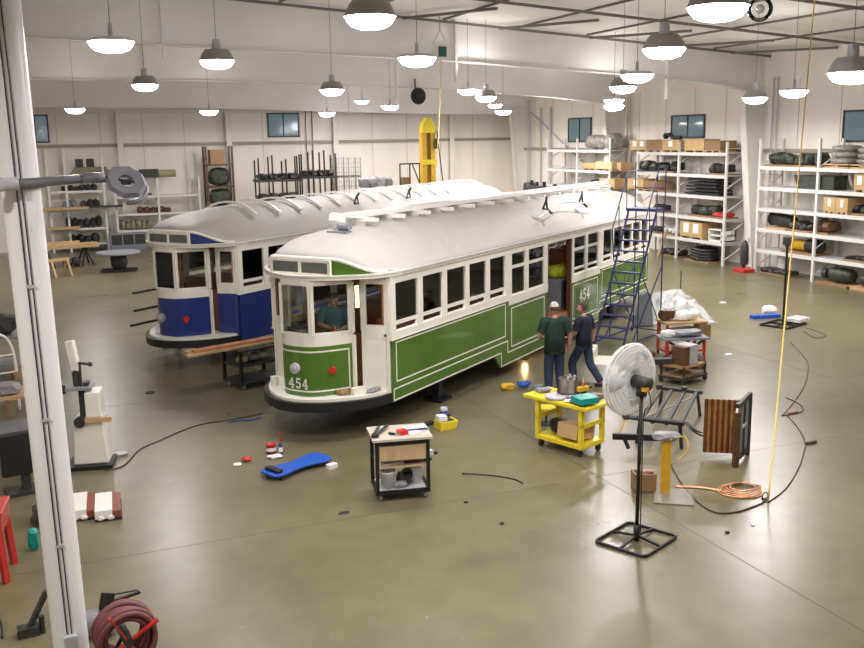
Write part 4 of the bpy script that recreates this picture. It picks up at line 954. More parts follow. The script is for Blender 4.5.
for k in range(3):
    bl = MB(); a = 2*pi*k/3
    vs = []
    for i in range(7):
        r_ = .06+.36*i/6; wv = .30+.12*sin(pi*i/6)
        for e_ in (-1, 0, 1): vs.append(bl.bm.verts.new(fm(.20) @ V((r_*cos(a+e_*wv*.8), r_*sin(a+e_*wv*.8), e_*.045))))
    for i in range(6):
        for e_ in range(2): bl.bm.faces.new((vs[i*3+e_], vs[i*3+e_+1], vs[i*3+e_+4], vs[i*3+e_+3]))
    ob = bl.build('blade', lgrey, t, True); so = ob.modifiers.new('t', 'SOLIDIFY'); so.thickness = .004
MB().cyl(fm(.12) @ V((0, 0, 0)), fm(.28) @ V((0, 0, 0)), .07, n=18).build('blade_hub', lgrey, t)
w = [hubp+V((.02, -.08, -.1)), V((.06, -.10, 1.7)), V((.10, -.1, 1.2))]
MB().tube(curve([hubp+V((.0, -.09, -.08)), V((.05, -.12, 1.92)), V((.09, -.1, 1.8)), V((.04, -.04, 1.7)), V((.04, -.03, .9)), V((.045, -.03, .1))]), .008, 6).build('cord', dark, t)

# black bar on a yellow post, clutter of black frames behind the fan
pp = at(661, 493)
t = thing('post_stand', 'yellow wooden post carrying a long black bar beside the pedestal fan', 'stand', (8.22, 11.17, 0), R(-35))
MB().mm((-.07, -.05, .0), (.07, .05, .83)).build('post', yellowo, t)
MB().mm((-.16, -.45, 0), (.4, .2, .02)).build('base_plate', mat('plate_floor', (.20, .18, .14), .4), t)
MB().lump((-.02, 0, .89), (.4, .22, .13), 61, .25).build('clamp', grey, t)
MB().bar((-.78, .06, .82), (.1, .02, .85), .055, .09).bar((-.62, .06, .82), (-.54, .0, .66), .04).build('bar', black, t)
MB().tube(curve([(.05, -.1, .86), (.25, -.05, .9), (.3, -.15, .75), (.18, -.2, .6)]), .012, 6).build('air_line', yellowo, t)
c = at(650, 491); t2 = thing('wooden_crate', 'small brown wooden crate of metal at the foot of the yellow post', 'crate', (8.02, 11.43, 0), R(-20))
MB().mm((-.16, -.13, 0), (.16, -.10, .28)).mm((-.16, .10, 0), (.16, .13, .28)).mm((-.16, -.1, 0), (-.13, .1, .28)).mm((.13, -.1, 0), (.16, .1, .28)).mm((-.16, -.13, 0), (.16, .13, .02)).build('crate', cardb, t2)
MB().lump((0, 0, .25), (.24, .2, .14), 62, .35).build('scrap_metal', mat('pinkish_scrap', (.28, .14, .10), .4, .3), t2)
t = thing('brake_rigging', 'tangle of black steel frame rails on legs behind the pedestal fan', 'frame', (10.15, 13.75, 0), R(44)); t.scale = (1.15, .85, .60)
for y in (-.42, -.16, .12, .36): MB().bar((-.9, y, .70), (1.0, y+.05, .76), .07, .08).build('rail', dark, t)
MB().bar((-.85, -.5, .72), (-.85, .55, .76), .08, .10).build('crossbeam', dark, t)
MB().bar((.95, -.5, .76), (.95, .5, .80), .08, .10).build('crossbeam', dark, t)
for x in (-.8, .9):
    for y in (-.4, .38): MB().bar((x, y, .72), (x*1.06, y*1.15, 0), .05).build('leg', dark, t)
MB().bar((-.8, .38, .70), (.9, -.40, .68), .03).bar((.9, .38, .1), (-.8, .38, .60), .03).build('brace', grey, t)
MB().cyl((-.95, .62, .82), (-.95, -.5, .82), .05).sphere((-.95, .62, .82), .09, 10).sphere((-.95, .36, .82), .075, 10).build('axle', black, t)
MB().tube(curve([(-.8, -.5, .74), (-1.0, -.65, .7), (-.92, -.8, .5), (-.75, -.9, .36)]), .022, 6).tube(curve([(-.7, -.5, .7), (-.8, -.7, .55), (-.65, -.8, .4)]), .02, 6).build('bent_rod', black, t, True)
MB().cyl((.95, .45, .8), (.95, .45, .9), .07).cyl((.95, -.1, .8), (.95, -.1, .9), .07).build('bolt_cap', dark, t)
MB().bar((-.6, .9, .02), (.2, .72, .75), .03).build('prop', yellowo, t)

# slatted tambour cabinet
t = thing('slatted_crate', 'upright brown crate with vertical slats and a dark end board, near the yellow rope', 'crate', (9.98, 12.05, 0), R(0))
a, b = V((9.74, 12.25, 0))-t.location, V((10.14, 11.98, 0))-t.location; dv = (b-a)/11
for i in range(11):
    q0 = a + dv*i; o_ = MB().bar(q0+dv*.5+V((0, 0, .10)), q0+dv*.5+V((0, 0, 1.0)), .050, .035)
    o_.build('slat', mat('slat_dark', (.12, .045, .015), .45, noise=.3) if i % 2 == 0 else mat('slat_light', (.38, .19, .06), .4, noise=.2), t)
e0, e1 = V((9.91, 11.66, 0))-t.location, V((10.48, 12.06, 0))-t.location
MB().bar(e0+V((0, 0, .0)), e0+V((0, 0, .90)), .06, .09).build('corner_post', brown, t)
ev = (e1-e0)
MB().bar(e0+V((0, 0, .12)), e1+V((0, 0, .12)), .04, .1).bar(e0+V((0, 0, 1.0)), e1+V((0, 0, 1.04)), .05, .07).bar(e1, e1+V((0, 0, 1.06)), .06, .06).bar(e0+ev*.5+V((0, 0, .1)), e0+ev*.5+V((0, 0, 1.0)), .04, .06).build('end_frame', dark, t)
MB().bar(e0+ev*.08+V((0, 0, .56)), e1-ev*.08+V((0, 0, .56)), .016, .80).build('end_panel', greyp, t)
MB().bar(e0+ev*.3+V((.02, -.02, .6)), e0+ev*.6+V((.02, -.02, .62)), .03, .04).build('catch', lgrey, t)
MB().bar(b+V((0, 0, .98)), e1+V((0, 0, .98)), .06, .03).bar(a+V((.05, .05, .14)), e1+V((-.1, .1, .14)), .05, .04).build('back_rail', brown, t)
# copper coil, rope, hoses on the right
c = at(740, 491); t = thing('copper_coil', 'loose coil of bright copper tubing on the floor', 'coil', (c.x, c.y, 0))
for k in range(5):
    rx, ry = .34-.03*k, .30-.035*k; ph = .8*k
    MB().tube([(rx*cos(a)+.02*sin(3*a+ph)+.02*k, ry*sin(a)+.015*cos(2*a+ph), .014+.011*k+.008*sin(2*a+ph)) for a in [2*pi*i/36 for i in range(36)]], .011, 6, True).build('loop', copper, t, True)
q = at(675, 488)-c
MB().tube(curve([(-.28, .08, .016), (q.x*.6, q.y*.6+.02, .016), (q.x, q.y, .016)]), .013, 6).tube(curve([(-.25, .11, .016), (q.x*.6, q.y*.6+.05, .016), (q.x*.95, q.y+.03, .016)]), .011, 6).build('tail', copper, t, True)
rp = at(768, 500)
top = V((12, 12, 9))
for _ in range(12): top = at(817, -26, ceil_z(top.x))
tag(MB().tube(curve([rp+V((0, 0, .0)), rp+(top-rp)*.02+V((.02, 0, .25)), rp+(top-rp)*.25+V((-.0, 0, -.12)), rp+(top-rp)*.55+V((0, 0, -.15)), top], 8), [.013]*33, 8).build('rope', rope, smooth=True), 'long yellow rope slanting from the ceiling to the floor at the right', 'rope')
t = thing('rope_clip', 'small dark clip and ring at the foot of the yellow rope', 'clip', rp+V((-.03, .03, 0)))
MB().tube([(.05*cos(a), .0, .06+.05*sin(a)) for a in [2*pi*i/14 for i in range(14)]], .010, 6, True).build('ring', dark, t); MB().mm((-.04, -.03, 0), (.04, .03, .02)).build('clip', black, t)
cord([(768, 503), (785, 490), (798, 470), (804, 452), (805, 442), (797, 427), (786, 415)], .010, cordm, 'thin brown hose looping on the floor right of the yellow rope')
cord([(786, 398), (800, 405), (802, 412), (783, 416), (784, 414), (796, 400), (806, 382), (808, 365), (803, 356), (790, 342)], .009, cordm, 'thin wavy cord on the floor behind the yellow rope')
cord([(667, 448), (672, 468), (690, 495), (712, 512), (735, 513), (757, 506), (767, 501)], .012, cordm, 'dark brown cord swinging from the yellow post to the rope foot')
cord([(806, 328), (818, 332), (826, 336), (815, 338), (803, 331)], .008, cordm, 'thin looped cord beside the base of the lamp stand')
for (x, y), lab, m in (((793, 414), 'small pinkish plug on the floor right of the yellow rope', mat('plug_pink', (.35, .15, .10), .5)), ((811, 444), 'small dark red plug at the bend of the right-hand hose', brown)):
    c = at(x, y); tag(MB().cyl((-.12, 0, .025), (.12, .01, .025), .022, n=10).build('plug', m, loc=(c.x, c.y, 0)), lab, 'plug')

# lamp stand with floor base and things around it
c = at(783, 325); t = thing('lamp_stand', 'thin black pole on a flat black base frame, far right floor', 'stand', (c.x, c.y, 0), R(20))
MB().tube([(-.5, -.4, .03), (.5, -.4, .03), (.5, .4, .03), (-.5, .4, .03)], .03, 6, True).bar((-.5, 0, .03), (.5, 0, .03), .04).bar((0, -.4, .03), (0, .4, .03), .04).build('base_frame', black, t)
MB().cyl((0, 0, .03), (0, 0, 2.25), .032).build('pole', black, t)
MB().box((0, 0, 2.33), (.2, .16, .2)).sphere((0, 0, 2.22), .07, 8).build('head', dark, t)
q = at(765, 318); tag(MB().box((0, 0, .05), (.85, .22, .10), rz=-.2).build('blue_board', creepb, loc=(q.x, q.y, 0)), 'flat blue board on the floor left of the lamp stand', 'board')
q = at(773, 318); tag(MB().lump((0, 0, .16), (.45, .35, .3), 71, .15).build('white_bundle', cream, loc=(q.x+.15, q.y+.35, 0)), 'white rounded bundle behind the blue board', 'bundle')
q = at(788, 324); tag(MB().box((0, 0, .06), (.5, .4, .10), rz=.3).build('white_box', paper, loc=(q.x+.25, q.y-.1, .07)), 'flat white carton resting on the lamp stand base', 'box')

# rolling ladder
t = thing('rolling_ladder', 'tall dark blue rolling stair ladder with wire treads beside the green tram', 'ladder', (12.98, 20.1, 0), R(30))
N, RUN, RISE, WD = 13, .135, .258, .78
for s in (-1, 1):
    MB().bar((-.05, s*WD/2, .05), (RUN*(N-1)+.1, s*WD/2, RISE*N), .04).build('stringer', bluep, t)
    MB().cyl((RUN*N+.35, s*WD/2, .1), (RUN*N+.35, s*WD/2, RISE*N+.02), .018).build('rear_post', bluep, t)
    MB().cyl((.75, s*WD/2, .1), (.75, s*WD/2, 1.55), .016).build('mid_post', bluep, t)
    MB().bar((-.05, s*(WD/2+.04), .09), (RUN*N+.5, s*(WD/2+.08), .09), .04).build('base_rail', bluep, t)
    MB().bar((RUN*N+.35, s*WD/2, RISE*N*.55), (.5, s*WD/2, .12), .025).bar((RUN*N+.35, s*WD/2, .2), (.95, s*WD/2, 1.7), .022).build('brace', bluep, t)
    MB().tube([(RUN*7, s*(WD/2+.03), RISE*8), (RUN*7-.1, s*(WD/2+.03), RISE*8+.8), (RUN*N-.1, s*(WD/2+.03), RISE*N+.95), (RUN*N+.35, s*(WD/2+.03), RISE*N+.95), (RUN*N+.35, s*(WD/2+.03), RISE*N)], .016, 6).build('handrail', bluep, t)
    for k in (9, 12): MB().cyl((RUN*k, s*(WD/2+.03), RISE*(k+1)), (RUN*k-.02, s*(WD/2+.03), RISE*(k+1)+.85), .012).build('baluster', bluep, t)
    for x in (-.05, RUN*N+.45): MB().cyl((x, s*(WD/2+.08)-.02, .07), (x, s*(WD/2+.08)+.02, .07), .07, n=14).build('wheel', black, t)
for i in range(N-1): MB().mm((RUN*i-.06, -WD/2, RISE*(i+1)-.035), (RUN*i+.10, WD/2, RISE*(i+1))).build('tread', bluep, t)
MB().mm((RUN*(N-1)-.06, -WD/2-.02, RISE*N-.07), (RUN*N+.38, WD/2+.02, RISE*N)).build('landing', bluep, t)
for x, z in ((.35, RISE*N+.95), (.35, RISE*N+.5), (.45, .09)): MB().bar((RUN*N+x, -WD/2, z), (RUN*N+x, WD/2, z), .03).build('cross_rail', bluep, t)

# white step blocks by the doorway
t = thing('step_stool', 'white wooden steps standing at the green tram doorway behind the men', 'steps', (11.02, 17.52, 0), R(-38))
for k, (x0, x1, h) in enumerate(((-.42, -.05, .66), (-.05, .30, .42), (.30, .62, .2))): MB().mm((x0, -.42, 0), (x1, .42, h)).build('step', cream, t, bev=.01)

# clear plastic heap behind the ladder, with blue jacket on the rail
q = at(668, 318)
sh = MB(); rnd = random.Random(9); n = 14; g = []
for i in range(n):
    row = []
    for k in range(n):
        a, b2 = -1+2*i/(n-1), -1+2*k/(n-1)
        h = max(0, 1-a*a*.9-b2*b2*.9)*.75 + rnd.uniform(0, .12)*(1-max(abs(a), abs(b2)))
        row.append(sh.bm.verts.new((a*1.05+.07*rnd.uniform(-1, 1), b2*.95+.07*rnd.uniform(-1, 1), max(.006, h))))
    g.append(row)
for i in range(n-1):
    for k in range(n-1): sh.bm.faces.new((g[i][k], g[i+1][k], g[i+1][k+1], g[i][k+1]))
tag(sh.build('plastic_sheet', plastic, loc=(16.75, 22.75, 0), rz=R(-20)), 'crumpled translucent plastic sheeting heaped on the floor behind the ladder', 'sheet')
q = V((14.55, 20.95, 0)); tag(MB().prism([(-.28, 0), (.26, 0), (.18, .95), (.05, 1.02), (-.12, .9)], 'y', -.12, .12).build('blue_tarp', greyp, loc=(15.3, 22.0, 0), rz=R(-25), bev=.05), 'grey-blue folded tarp standing behind the ladder wheel', 'tarp')
c = at(680, 306); t = thing('rod_stand', 'thin upright rod on a small base behind the red work table', 'rod', (c.x, c.y, 0)); MB().cyl((0, 0, 0), (0, 0, .04), .15, n=14).build('base', dark, t); MB().cyl((0, 0, .04), (0, 0, 1.1), .018).build('rod', dark, t)

# red work table and the two small lift carts before it
t = thing('red_table', 'small red-framed work table with a wooden top, right of the ladder', 'table', (14.05, 18.65, 0), R(-12)); t.scale = (.86, .86, .95)
MB().mm((-.62, -.36, .84), (.62, .36, .89)).build('table_top', timber, t)
for x in (-.55, .55):
    for y in (-.3, .3): MB().mm((x-.035, y-.035, .1), (x+.035, y+.035, .84)).build('leg', orange, t); 
for x in (-.55, .55):
    for y in (-.3, .3): MB().cyl((x-.02, y, .05), (x+.02, y, .05), .05, n=12).build('caster', dark, t)
MB().mm((-.58, -.33, .12), (.58, .33, .17)).build('lower_shelf', orange, t)
MB().mm((-.58, -.33, .42), (.58, .33, .45)).build('middle_shelf', cardb, t)
rt_ = t
tag(MB().box((0, 0, .13), (.75, .3, .22), rz=.05).build('cardboard_box', card, loc=on(rt_, -.02, -.12, .452)), 'open tan cardboard box on the red table middle shelf', 'box')
tag(MB().box((0, 0, .17), (.28, .24, .34)).build('cardboard_box', cardb, loc=on(rt_, .50, -.28, .452)), 'brown upright box at the right of the red table shelf', 'box')
tag(MB().lump((0, 0, .15), (.4, .3, .32), 81, .3).build('brown_machine', brown, loc=on(rt_, -.38, .1, .89)), 'dark brown machine part on the left of the red table top', 'part')
tag(MB().lump((0, 0, .1), (.55, .36, .24), 82, .25).build('rag_heap', paper, loc=on(rt_, .1, .0, .89)), 'white and grey heap of rags on the red table top', 'rags')
tag(MB().lump((0, 0, .06), (.12, .1, .12), 83, .2).build('can', hivis, loc=on(rt_, .42, .1, .89)), 'small yellowish can at the right of the red table top', 'can')
t = thing('lift_table', 'grey scissor lift table with red lever in front of the red work table', 'cart', (13.25, 17.55, 0), R(-15)); t.scale = (.86, .86, .95)
MB().mm((-.62, -.34, .72), (.62, .34, .77)).build('lift_top', greyp, t)
MB().mm((-.55, -.3, .08), (.55, .3, .14)).build('base', orange, t)
for y in (-.27, .27): MB().bar((-.5, y, .14), (.5, y, .72), .05).bar((.5, y+.03, .14), (-.5, y+.03, .72), .05).build('scissor', dark, t)
for x in (-.5, .5): MB().bar((x, -.3, .14), (x, -.3, .7), .04).build('guide_post', red, t)
for x in (-.48, .48):
    for y in (-.27, .27): MB().cyl((x-.02, y, .045), (x+.02, y, .045), .045, n=12).build('caster', dark, t)
lt = t
tag(MB().lump((0, 0, .08), (.35, .25, .16), 84, .25).build('white_cloth', paper, loc=on(lt, -.42, -.05, .77)), 'white bundle on the left of the grey lift table', 'cloth')
tag(MB().lump((0, 0, .07), (.7, .4, .15), 85, .3).build('parts_heap', greyp, loc=on(lt, .12, 0, .77)), 'heap of grey parts across the grey lift table', 'parts')
t = thing('platform_cart', 'low dark platform cart carrying a grey box, nearest of the three by the ladder', 'cart', (12.55, 16.55, 0), R(20)); t.scale = (.9, .9, .9)
MB().mm((-.50, -.36, .12), (.5, .36, .17)).build('deck', dark, t); MB().mm((-.42, -.28, .17), (.42, .28, .20)).build('deck_board', cardb, t)
for x in (-.45, .45):
    for y in (-.31, .31):
        MB().cyl((x-.02, y, .06), (x+.02, y, .06), .06, n=12).build('caster', dark, t)
        MB().mm((x-.02, y-.02, .17), (x+.02, y+.02, .45)).build('upright', dark, t)
MB().mm((-.45, -.33, .40), (.45, .33, .43)).build('upper_shelf', cardb, t)
pc = t
tag(MB().mm((-.16, -.17, 0), (.16, .17, .42)).build('metal_box', lgrey, loc=on(pc, .05, -.05, .43), rz=R(15), bev=.01), 'light grey metal box on the low platform cart', 'box')
tag(MB().mm((-.1, -.17, 0), (.06, .17, .40)).build('brown_box', brown, loc=on(pc, -.16, -.04, .43), rz=R(15)), 'narrow brown box pressed against the grey metal box', 'box')
tag(MB().mm((-.3, -.1, 0), (.3, .1, .12)).build('dark_tray', dark, loc=on(pc, -.3, .25, .43), rz=R(-20)), 'dark tray sticking out left of the low platform cart', 'tray')
tag(MB().lump((0, 0, .12), (.3, .25, .24), 86, .25).build('tool_bag', brown, loc=(13.0, 18.45, 0)), 'dark bag on the floor left of the red table legs', 'bag')
# things inside the green tram doorway
q = tw(22.75, 9.62, .86); t = thing('tool_cabinet', 'grey-blue cabinet standing inside the green tram doorway', 'cabinet', q, TA)
MB().mm((-.30, -.25, 0), (.30, .25, .78)).build('body', greyp, t)
for z in (.05, .42): MB().mm((-.27, -.27, z), (.27, -.25, z+.32)).build('door', mat('cabinet_blue', (.06, .08, .14), .4), t)
tag(MB().lump((0, 0, .17), (.55, .4, .36), 91, .3).build('hi_vis_vest', hivis, loc=q+V((0, 0, .78)), smooth=True), 'heap of yellow-green safety vests on the cabinet in the tram doorway', 'vest')
tag(MB().lump((0, 0, .05), (.25, .16, .1), 97, .3).build('bumper_scrap', cardb, loc=tw(13.42, 9.72, .767)), 'brown block lying on the green tram front ledge', 'block')
tag(MB().box((0, 0, .06), (.24, .12, .12), rz=.3).build('carton', cream, loc=tw(13.58, 9.52, .767)), 'pale carton lying right of the brown block on the tram ledge', 'box')
tag(MB().lump((0, 0, .04), (.4, .14, .08), 98, .3, rz=.6).build('wire_bundle', grey, loc=tw(13.84, 9.35, .767)), 'grey wire bundle on the ledge at the tram cab door', 'wire')
tag(MB().cyl((0, 0, 0), (0, 0, .17), .075, n=16).build('paper_cup', white, loc=tw(13.38, 11.25, .767)), 'white cup at the left end of the green tram front ledge', 'cup')
wl = tw(14.35, 10.15, 2.3); t = thing('work_light', 'glowing yellow work light inside the green tram behind its cab', 'lamp', tw(14.4, 10.05, 2.16))
MB().cyl((0, 0, 0), (0, 0, .40), .035, n=12).build('tube', mat('tube_glow', (1, .8, .2), .4, emit=(1, .78, .25), es=6), t); MB().cyl((0, 0, .40), (0, 0, .74), .01).build('hook', dark, t)
# under-tram work lamp
c = at(530, 372); t = thing('trouble_light', 'small glowing work lamp on the floor under the green tram', 'lamp', (c.x+.5, c.y+1.2, 0))
MB().cyl((0, 0, 0), (0, 0, .03), .1).build('base', dark, t); MB().sphere((0, 0, .22), .06, 10).build('bulb', mat('bulb_glow', (1, .8, .5), .4, emit=(1, .62, .3), es=60), t); MB().cyl((0, 0, .03), (0, 0, .17), .03).build('socket', dark, t)

# cart with lumber between the trams
t = thing('shop_cart', 'dark steel cart with two shelves under the lumber between the trams', 'cart', (4.05, 20.35, 0), R(20))
W, D, HT = 1.05, .75, .86
for x in (-1, 1):
    for y in (-1, 1): MB().box((x*(W/2-.03), y*(D/2-.03), HT/2+.05), (.06, .06, HT-.1)).build('leg', black, t); 
for z, nm in ((.14, 'lower_shelf'), (.50, 'middle_shelf'), (HT-.03, 'cart_top')): MB().mm((-W/2, -D/2, z), (W/2, D/2, z+.04)).build(nm, dark, t)
for x in (-.42, .42):
    for y in (-.28, .28): MB().cyl((x-.02, y, .06), (x+.02, y, .06), .06, n=12).build('caster', grey, t)
lc = t
for k, (y, z, ln, m) in enumerate(((-.1, .88, 2.9, timber), (.08, .88, 2.7, mat('red_timber', (.42, .17, .07), .5, noise=.15)), (.24, .88, 2.6, timber), (-.02, .93, 2.5, mat('red_timber', (.4, .2, .1))))):
    o_ = MB().box((0, 0, .022), (ln, .16, .045)).build('plank', m, loc=on(lc, -.15, y, z), rz=R(20)); tag(o_, ['pale plank nearest on the lumber cart between the trams', 'reddish plank in the middle of the lumber cart between the trams', 'pale plank furthest back on the lumber cart between the trams', 'reddish plank topmost on the lumber cart between the trams'][k], 'plank', 'planks on the lumber cart')
for k, (x, y, m, lab) in enumerate(((-.32, -.1, timber, 'tan block on the lumber cart middle shelf, left'), (.02, -.05, grey, 'grey part on the lumber cart middle shelf'), (.3, .05, cream, 'pale block on the lumber cart middle shelf, right'))):
    tag(MB().lump((0, 0, .09), (.26, .2, .18), 100+k, .2).build('offcut', m, loc=on(lc, x, y, .54)), lab, 'part')
# ------------------------------------------------------------------ storage racks along the right wall
XF, XD = 25.2, 1.05          # front face of the racks and their depth
def rack(name, label, ys, levels, top):
    t = thing(name, label, 'shelving', (XF, ys[0], 0), 0)
    Y0 = ys[0]
    for y in ys:
        for x in (0, XD): MB().mm((x-.04, y-Y0-.05, 0), (x+.04, y-Y0+.05, top)).build('post', shelfm, t)
        b = MB(); z = .2
        while z < top-.7: b.bar((0, y-Y0, z), (XD, y-Y0, z+.6), .035).bar((XD, y-Y0, z+.6), (0, y-Y0, z+.65), .03); z += .95
        b.build('end_brace', shelfm, t)
    for a, b in zip(ys, ys[1:]):
        for z in levels:
            sh = MB().mm((0, min(a, b)-Y0+.05, z-.05), (XD, max(a, b)-Y0-.05, z)).build('shelf', lgrey, t)
            MB().mm((-.05, min(a, b)-Y0+.05, z-.13), (-.0, max(a, b)-Y0-.05, z)).build('beam', shelfm, sh)
    return t
LA, LB, L0 = (.93, 1.86, 2.75, 3.6, 4.48), (.90, 1.70, 2.46, 3.24, 4.0), (.93, 1.86, 2.75, 3.57, 4.55)
rack('storage_rack', 'white storage rack right of the rolling ladder, under a dark window', (30.95, 34.0, 37.0), LA, 4.9)
rack('storage_rack', 'white storage rack at the right edge behind the yellow rope', (29.05, 26.1, 23.1, 20.1), LB, 5.0)
rack('storage_rack', 'white storage rack in the corner beyond the tram roof, carrying a wrapped bundle', (39.3, 42.3, 45.3), L0, 5.1)
def box(px0, px1, z, h, m, label, X=25.55, dep=.8, name='cardboard_box', cat='box', tags=0, group=None):
    a, b = on_x(px0, 200, X-dep/2).y, on_x(px1, 200, X-dep/2).y; w = abs(a-b)
    t = thing(name, label, cat, (X, (a+b)/2, z+.005), 0, group)
    MB().mm((-dep/2, -w/2, .09), (dep/2, w/2, h)).build('carton', m, t)
    p = MB()
    for yy in (-w/2+.05, 0, w/2-.05): p.mm((-dep/2+.01, yy-.05, 0), (dep/2-.01, yy+.05, .09))
    p.mm((-dep/2+.005, -w/2, .07), (dep/2-.005, w/2, .09)); p.build('pallet', timber, t)
    for k in range(tags):
        yy = 0 if tags == 1 else (-.22*w, .22*w)[k]
        MB().mm((-dep/2-.006, yy-.12*w, .18+.1*h), (-dep/2, yy+.12*w, h-.05)).build('label', paper, t)
    return t
def heap(px0, px1, z, h, m, label, seed, X=25.6, dep=.7, name='machine_part', cat='part', n=3, group=None):
    a, b = on_x(px0, 200, X-dep/2).y, on_x(px1, 200, X-dep/2).y; w = abs(a-b); rd = random.Random(seed)
    t = thing(name, label, cat, (X, (a+b)/2, z+.005), 0, group)
    MB().mm((-dep/2, -w/2, 0), (dep/2, w/2, .06)).build('pallet', cardb, t)
    for k in range(n):
        yy = -w/2 + w*(k+.5)/n; hh = h*rd.uniform(.75, 1.0)
        MB().lump((rd.uniform(-.08, .08), yy, .05+hh/2), (dep*.9, w/n*1.15, hh), seed*7+k, .22).build('casting', m, t)
    return t
# rack right of the ladder
box(629, 645, 4.48, .52, card, 'pale carton with two white tags, leftmost on the top shelf right of the ladder', tags=2)
box(645.5, 660, 4.48, .50, cardb, 'brown carton between two pale ones on the top shelf right of the ladder')
box(660.5, 677, 4.48, .52, card, 'pale carton with one white tag beside the brown one on the top shelf', tags=1)
box(682.5, 702, 4.48, .52, card, 'plain wide pale carton on the top shelf right of the ladder, right bay')
box(702.5, 718, 4.48, .46, cardb, 'brown carton rightmost on the top shelf right of the ladder')
q = on_x(672, 135, 25.4); t = thing('elbow_pipe', 'black elbow pipe lying across the cartons under the dark window', 'pipe', (25.5, q.y, 5.01))
MB().tube(curve([(0, .55, .15), (0, .3, .2), (0, 0, .08), (0, -.5, .07)]), .09, 10).build('pipe', black, t, True); MB().cyl((0, .60, .15), (0, .52, .15), .13, n=14).build('flange', dark, t)
heap(632, 652, 3.6, .48, darkgreen, 'dark green castings on the second shelf, left bay right of the ladder', 1)
heap(652, 672, 3.6, .42, black, 'black castings on the second shelf, beside the dark green ones', 2)
heap(704, 723, 3.6, .45, dark, 'dark pointed parts on a pallet, second shelf right bay', 3, n=4)
box(627, 643, 2.75, .52, card, 'pale carton with a white tag on the middle shelf right of the ladder', tags=1)
box(643.5, 658, 2.75, .46, cardb, 'brown carton on the middle shelf, right beside the pale tagged one')
t = thing('slat_stack', 'stack of black slats on the middle shelf of the rack right of the ladder', 'slats', (25.6, on_x(700, 190, 25.2).y, 2.755))
for k in range(5): MB().box((0, random.uniform(-.08, .08), .06+.14*k), (.7, 2.2-.12*k, .09)).build('slat', black, t)
heap(650, 660, 1.86, .3, dark, 'small dark part on the fourth shelf just right of the ladder', 5, n=2)
heap(688, 712, 1.86, .46, darkgreen, 'dark green machine parts on the fourth shelf, right bay', 6, n=4)
heap(713, 725, 1.86, .22, red, 'low red and pale parts at the right end of the fourth shelf', 7, n=2)
heap(641, 658, .93, .28, dark, 'dark small parts on the lowest shelf just right of the ladder', 8, n=3)
heap(662, 676, .93, .36, lgrey, 'pale grey parts on the lowest shelf next to the big tagged carton', 9, n=3)
box(681, 703, .93, .68, card, 'big pale carton with two white tags on the lowest shelf', tags=2)
t = thing('white_crate', 'open white crate beside the big tagged carton on the lowest shelf', 'crate', (25.6, on_x(714, 230, 25.2).y, .935))
MB().mm((-.35, -.42, 0), (.35, .42, .05)).mm((-.35, -.42, .45), (.35, .42, .5)).mm((-.35, -.42, 0), (.35, -.36, .5)).mm((-.35, .36, 0), (.35, .42, .5)).mm((.3, -.42, 0), (.35, .42, .5)).mm((-.35, -.42, .22), (.35, .42, .27)).build('shell', white, t)
heap(660, 679, .0, .3, dark, 'flat dark pallet load on the floor under the rack right of the ladder', 10, n=4)
t = thing('hose_bundle', 'big black round hose bundle on the floor under the white rack', 'hose', (25.6, on_x(697, 252, 25.2).y, .06))
for k in range(4): MB().tube([(.42*cos(a), .62*sin(a), .08+.12*k+.02*sin(3*a)) for a in [2*pi*i/24 for i in range(24)]], .085, 8, True).build('loop', black, t, True)
MB().mm((-.45, -.8, -.06), (.45, .8, 0)).build('pallet', cardb, t)
pl_ = tag(MB().bar((0, 0, 0), (.55, .18, 1.15), .04, .14).build('plank', timber, loc=(24.45, on_x(661, 258, 24.6).y, .06)), 'pale plank leaning against the rack right of the ladder', 'plank')
# rack at the right edge
for k, (a, b) in enumerate(((763, 775), (776, 788), (789, 800), (801, 814))):
    heap(a, b, 4.0, .46, darkgreen, '%s of four dark green motor casings on the top shelf behind the rope' % ('leftmost', 'second from left', 'third from left', 'rightmost')[k], 20+k, n=2, group='motor casings on the top shelf')
def wrapped(px0, px1, z, h, label, seed, X=25.6):
    a, b = on_x(px0, 200, X-.4).y, on_x(px1, 200, X-.4).y; w = abs(a-b)
    t = thing('wrapped_pallet', label, 'pallet', (X, (a+b)/2, z+.005))
    MB().mm((-.45, -w/2, .0), (.45, w/2, .05)).mm((-.45, -w/2, .1), (.45, w/2, .14)).mm((-.45, -.08, .04), (.45, .08, .11)).build('pallet', timber, t)
    for k in range(3): MB().lump((0, 0, .14+h*(k+.5)/3), (.8, w*.95, h/3*1.15), seed+k, .08).build('wrapped_layer', wrap, t, True)
    return t
wrapped(823, 847, 4.0, .62, 'shrink-wrapped grey load on the top shelf just right of the yellow rope', 31)
wrapped(849, 872, 4.0, .55, 'darker wrapped grey load at the right edge, top shelf', 35)
t = thing('trough', 'long dark green trough on the second shelf behind the yellow rope', 'trough', (25.6, on_x(811, 185, 25.2).y, 3.245))
MB().prism([(-.95, 0), (.75, 0), (.95, .45), (-.95, .45)], 'x', -.3, .3).build('body', darkgreen, t); MB().mm((-.32, -.95, .43), (.32, .95, .47)).build('rim', dark, t)
box(853, 872, 3.24, .58, card, 'pale carton with white tags at the right edge, second shelf', tags=2)
box(823.5, 835.5, 2.46, .55, card, 'left of two pale tagged cartons on the third shelf right of the rope', tags=1)
box(836, 848, 2.46, .55, card, 'right of two pale tagged cartons on the third shelf right of the rope', tags=1)
heap(850, 872, 2.46, .32, dark, 'dark low parts at the right edge, third shelf', 41, n=3)
t = thing('engine', 'dark cylindrical engine on the fourth shelf left of the yellow rope', 'engine', (25.6, on_x(775, 220, 25.2).y, 1.705))
